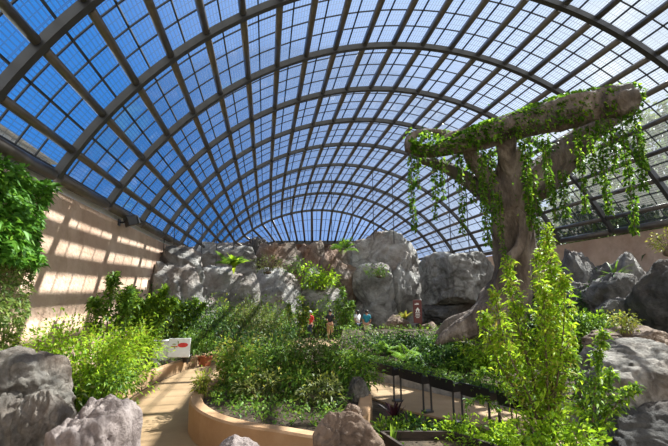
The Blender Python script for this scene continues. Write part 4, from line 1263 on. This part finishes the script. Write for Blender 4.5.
down = ((.02, 1.13), (-.06, .9, .02)); bent = ((.0, 1.14), (-.24, 1.12, .1)); upa = ((-.1, 1.2), (-.28, 1.4, .12))
person('person in red shirt and white hat walking among the shrubs', gb(310, 25.5, .02), -.6, 1.6, M['cloth_red'], M['cloth_dark'], (bent, down), .25, hat=M['cloth_white'])
person('person in black top and tan shorts looking up at the cliff', gb(330, 26, .02), PI - .3, 1.66, M['cloth_black'], M['cloth_tan'], (upa, bent), .05)
person('person in white shirt partly behind the shrubs left of the teal shirt', gb(357, 26.8, .02), PI + .5, 1.6, M['cloth_white'], M['cloth_dark'], (bent, down), .1, hairlong=True)
person('person in teal shirt and cream trousers standing with the back turned', gb(366.5, 25.6, .02), PI - .5, 1.62, M['cloth_teal'], M['cloth_cream'], (bent, down), .08)

# ------------------------------------------------------------------ hanging cables between roof and cliff
CB = [(163, 22.0, 262), (173, 23, 262), (187, 25, 262), (201, 27, 262), (216, 29, 262), (233, 31, 258), (252, 32.5, 258), (271, 33, 256), (290, 33.5, 254), (311, 34, 254), (332, 34, 256), (353, 33.5, 246), (374, 33, 240), (394, 32.5, 240), (452, 28.5, 262), (470, 27.5, 262)]


def roof_z(x, y):
    ys = np.array(AY); k = float(np.interp(y, ys, np.arange(len(AY))))
    best = None
    for j in np.linspace(0, 24, 97):
        p = surf(min(k, len(AY) - 1.001), j)
        if best is None or abs(p.x - x) < best[0]: best = (abs(p.x - x), p.z)
    return best[1]


for q, (a, d, yb_) in enumerate(CB):
    lo = W(a, yb_, d); hi = roof_z(lo.x, lo.y); lo.z -= .6
    mb = MB(); mb.tube([(0, 0, 0), (0, 0, hi - lo.z)], .028 if d > 26 else .022, 6)
    o = mb.build('support_cable', M['cable']); o.location = lo
    tag(o, 'thin dark vertical cable running from the roof down to the rock cliff', 'cable', 'vertical cables above the cliff')

# ------------------------------------------------------------------ outside the glass
def outdoor_tree(label, x, y, h, r, n):
    t = thing('outdoor_tree', label, 'tree', (x, y, -.3))
    nc = 40
    c = rng.normal(size=(nc, 3)); c /= np.linalg.norm(c, axis=1)[:, None]; c *= rng.uniform(.5, 1, (nc, 1))
    cc = c * np.array((r, r, h * .36)) + np.array((0, 0, h * .64))
    ci = rng.integers(0, nc, n)
    P = cc[ci] + rng.normal(size=(n, 3)) * r * .17; D = rng.normal(size=(n, 3))
    leaves_mesh('crown', P, D, .42, M['l_out'], t, width=.55)
    mb = MB(); mb.tube([(0, 0, 0), (.1, 0, h * .35), (0, .1, h * .7)], [.3, .22, .1], 10)
    for q in range(0, nc, 5): mb.tube([(0, 0, h * .35), tuple(cc[q] * .6 + np.array((0, 0, h * .14))), tuple(cc[q])], [.13, .08, .03], 6)
    mb.build('trunk', M['twig'], t, smooth=True)


for a, d, yt, r_, n_, lb in ((652, 27, 95, 3.4, 4200, 'leafy tree outside the glass at the right picture edge'), (618, 31, 140, 3.4, 4200, 'leafy tree outside the glass right of the cut limb end'), (585, 34, 180, 3.6, 3600, 'low tree outside the glass right of the trunk'),
                            (556, 38, 205, 4.0, 3600, 'low tree outside the glass directly behind the trunk'), (668, 23, 150, 2.6, 3000, 'low tree outside the glass in front of the tall edge tree')):
    p = W(a, yt, d)
    outdoor_tree(lb, p.x, p.y, p.z + .3, r_, n_)
hs = thing('white_building', 'white building with a pitched roof outside the left glass', 'building', (W(-6, 128, 24).x - 3.2, W(-6, 128, 24).y, W(-6, 128, 24).z - 7.2))
MB().box((0, 0, 3.6), (7, 12, 7.2)).build('wall', M['white_wall'], hs)
mb = MB(); mb.add([(-4, -6.4, 7.1), (4, -6.4, 7.1), (0, -6.4, 9.2), (-4, 6.4, 7.1), (4, 6.4, 7.1), (0, 6.4, 9.2)], [(0, 1, 2), (3, 5, 4), (0, 2, 5, 3), (1, 4, 5, 2), (0, 3, 4, 1)])
mb.build('roof', M['stone'], hs)
for q in range(4):
    w_ = MB().box((3.52, -4.5 + q * 3, 4.6), (.08, 1.3, 1.6)).build('window', M['lens'], hs)
    MB().box((3.58, -4.5 + q * 3, 4.6), (.05, .06, 1.6)).build('mullion', M['white_wall'], w_)

# ------------------------------------------------------------------ sun, sky
SUN = Vector((1, .5, 1.18)).normalized()
sl = bpy.data.lights.new('sun', 'SUN'); sl.energy = 18; sl.angle = math.radians(.6); sl.color = (1, .95, .86)
so = bpy.data.objects.new('sun', sl); C.objects.link(so)
so.rotation_euler = SUN.to_track_quat('Z', 'Y').to_euler()

wd = bpy.data.worlds.new('sky'); bpy.context.scene.world = wd; wd.use_nodes = True
nd, lk = wd.node_tree.nodes, wd.node_tree.links
bg = nd['Background']
tc = nd.new('ShaderNodeTexCoord')


def vdot(v):
    n = nd.new('ShaderNodeVectorMath'); n.operation = 'DOT_PRODUCT'; n.inputs[1].default_value = v
    lk.new(tc.outputs['Generated'], n.inputs[0]); return n.outputs['Value']


def mapr(s, a, b, c=0, d=1):
    n = nd.new('ShaderNodeMapRange'); n.interpolation_type = 'SMOOTHSTEP'
    for i, v in ((1, a), (2, b), (3, c), (4, d)): n.inputs[i].default_value = v
    lk.new(s, n.inputs[0]); return n.outputs[0]


def mixc(f, a, b):
    n = nd.new('ShaderNodeMix'); n.data_type = 'RGBA'
    if isinstance(f, float): n.inputs[0].default_value = f
    else: lk.new(f, n.inputs[0])
    for i, v in ((6, a), (7, b)):
        if isinstance(v, tuple): n.inputs[i].default_value = (*v, 1)
        else: lk.new(v, n.inputs[i])
    return n.outputs[2]


blue = mixc(mapr(vdot(tuple(SUN)), .38, .92), (.022, .20, .60), (.36, .50, .78))
side = mixc(mapr(vdot((.86, .5, .1)), .70, 1.0, 0, .75), blue, (.60, .64, .68))
nz = nd.new('ShaderNodeTexNoise'); nz.inputs['Scale'].default_value = 5; nz.inputs['Detail'].default_value = 8
lk.new(tc.outputs['Generated'], nz.inputs['Vector'])
cm = nd.new('ShaderNodeMath'); cm.operation = 'MULTIPLY'
lk.new(mapr(nz.outputs['Fac'], .5, .68), cm.inputs[0]); lk.new(mapr(vdot((.9, .42, .1)), .72, .95), cm.inputs[1])
sky = mixc(cm.outputs[0], side, (.85, .86, .86))
sky = mixc(mapr(vdot((-.1, -.93, .36)), .25, .9), sky, (1.8, 1.74, 1.66))  # unseen bright area added to the sky behind the camera as fill light
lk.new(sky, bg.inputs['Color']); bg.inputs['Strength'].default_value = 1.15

sc = bpy.context.scene
sc.view_settings.view_transform = 'Standard'
sc.view_settings.look = 'None'
sc.view_settings.exposure = 0.14
sc.view_settings.gamma = 1
sc.view_settings.use_curve_mapping = False
sc.cycles.max_bounces = 10
sc.cycles.transparent_max_bounces = 24
sc.cycles.use_denoising = True
sc.cycles.denoising_prefilter = 'ACCURATE'
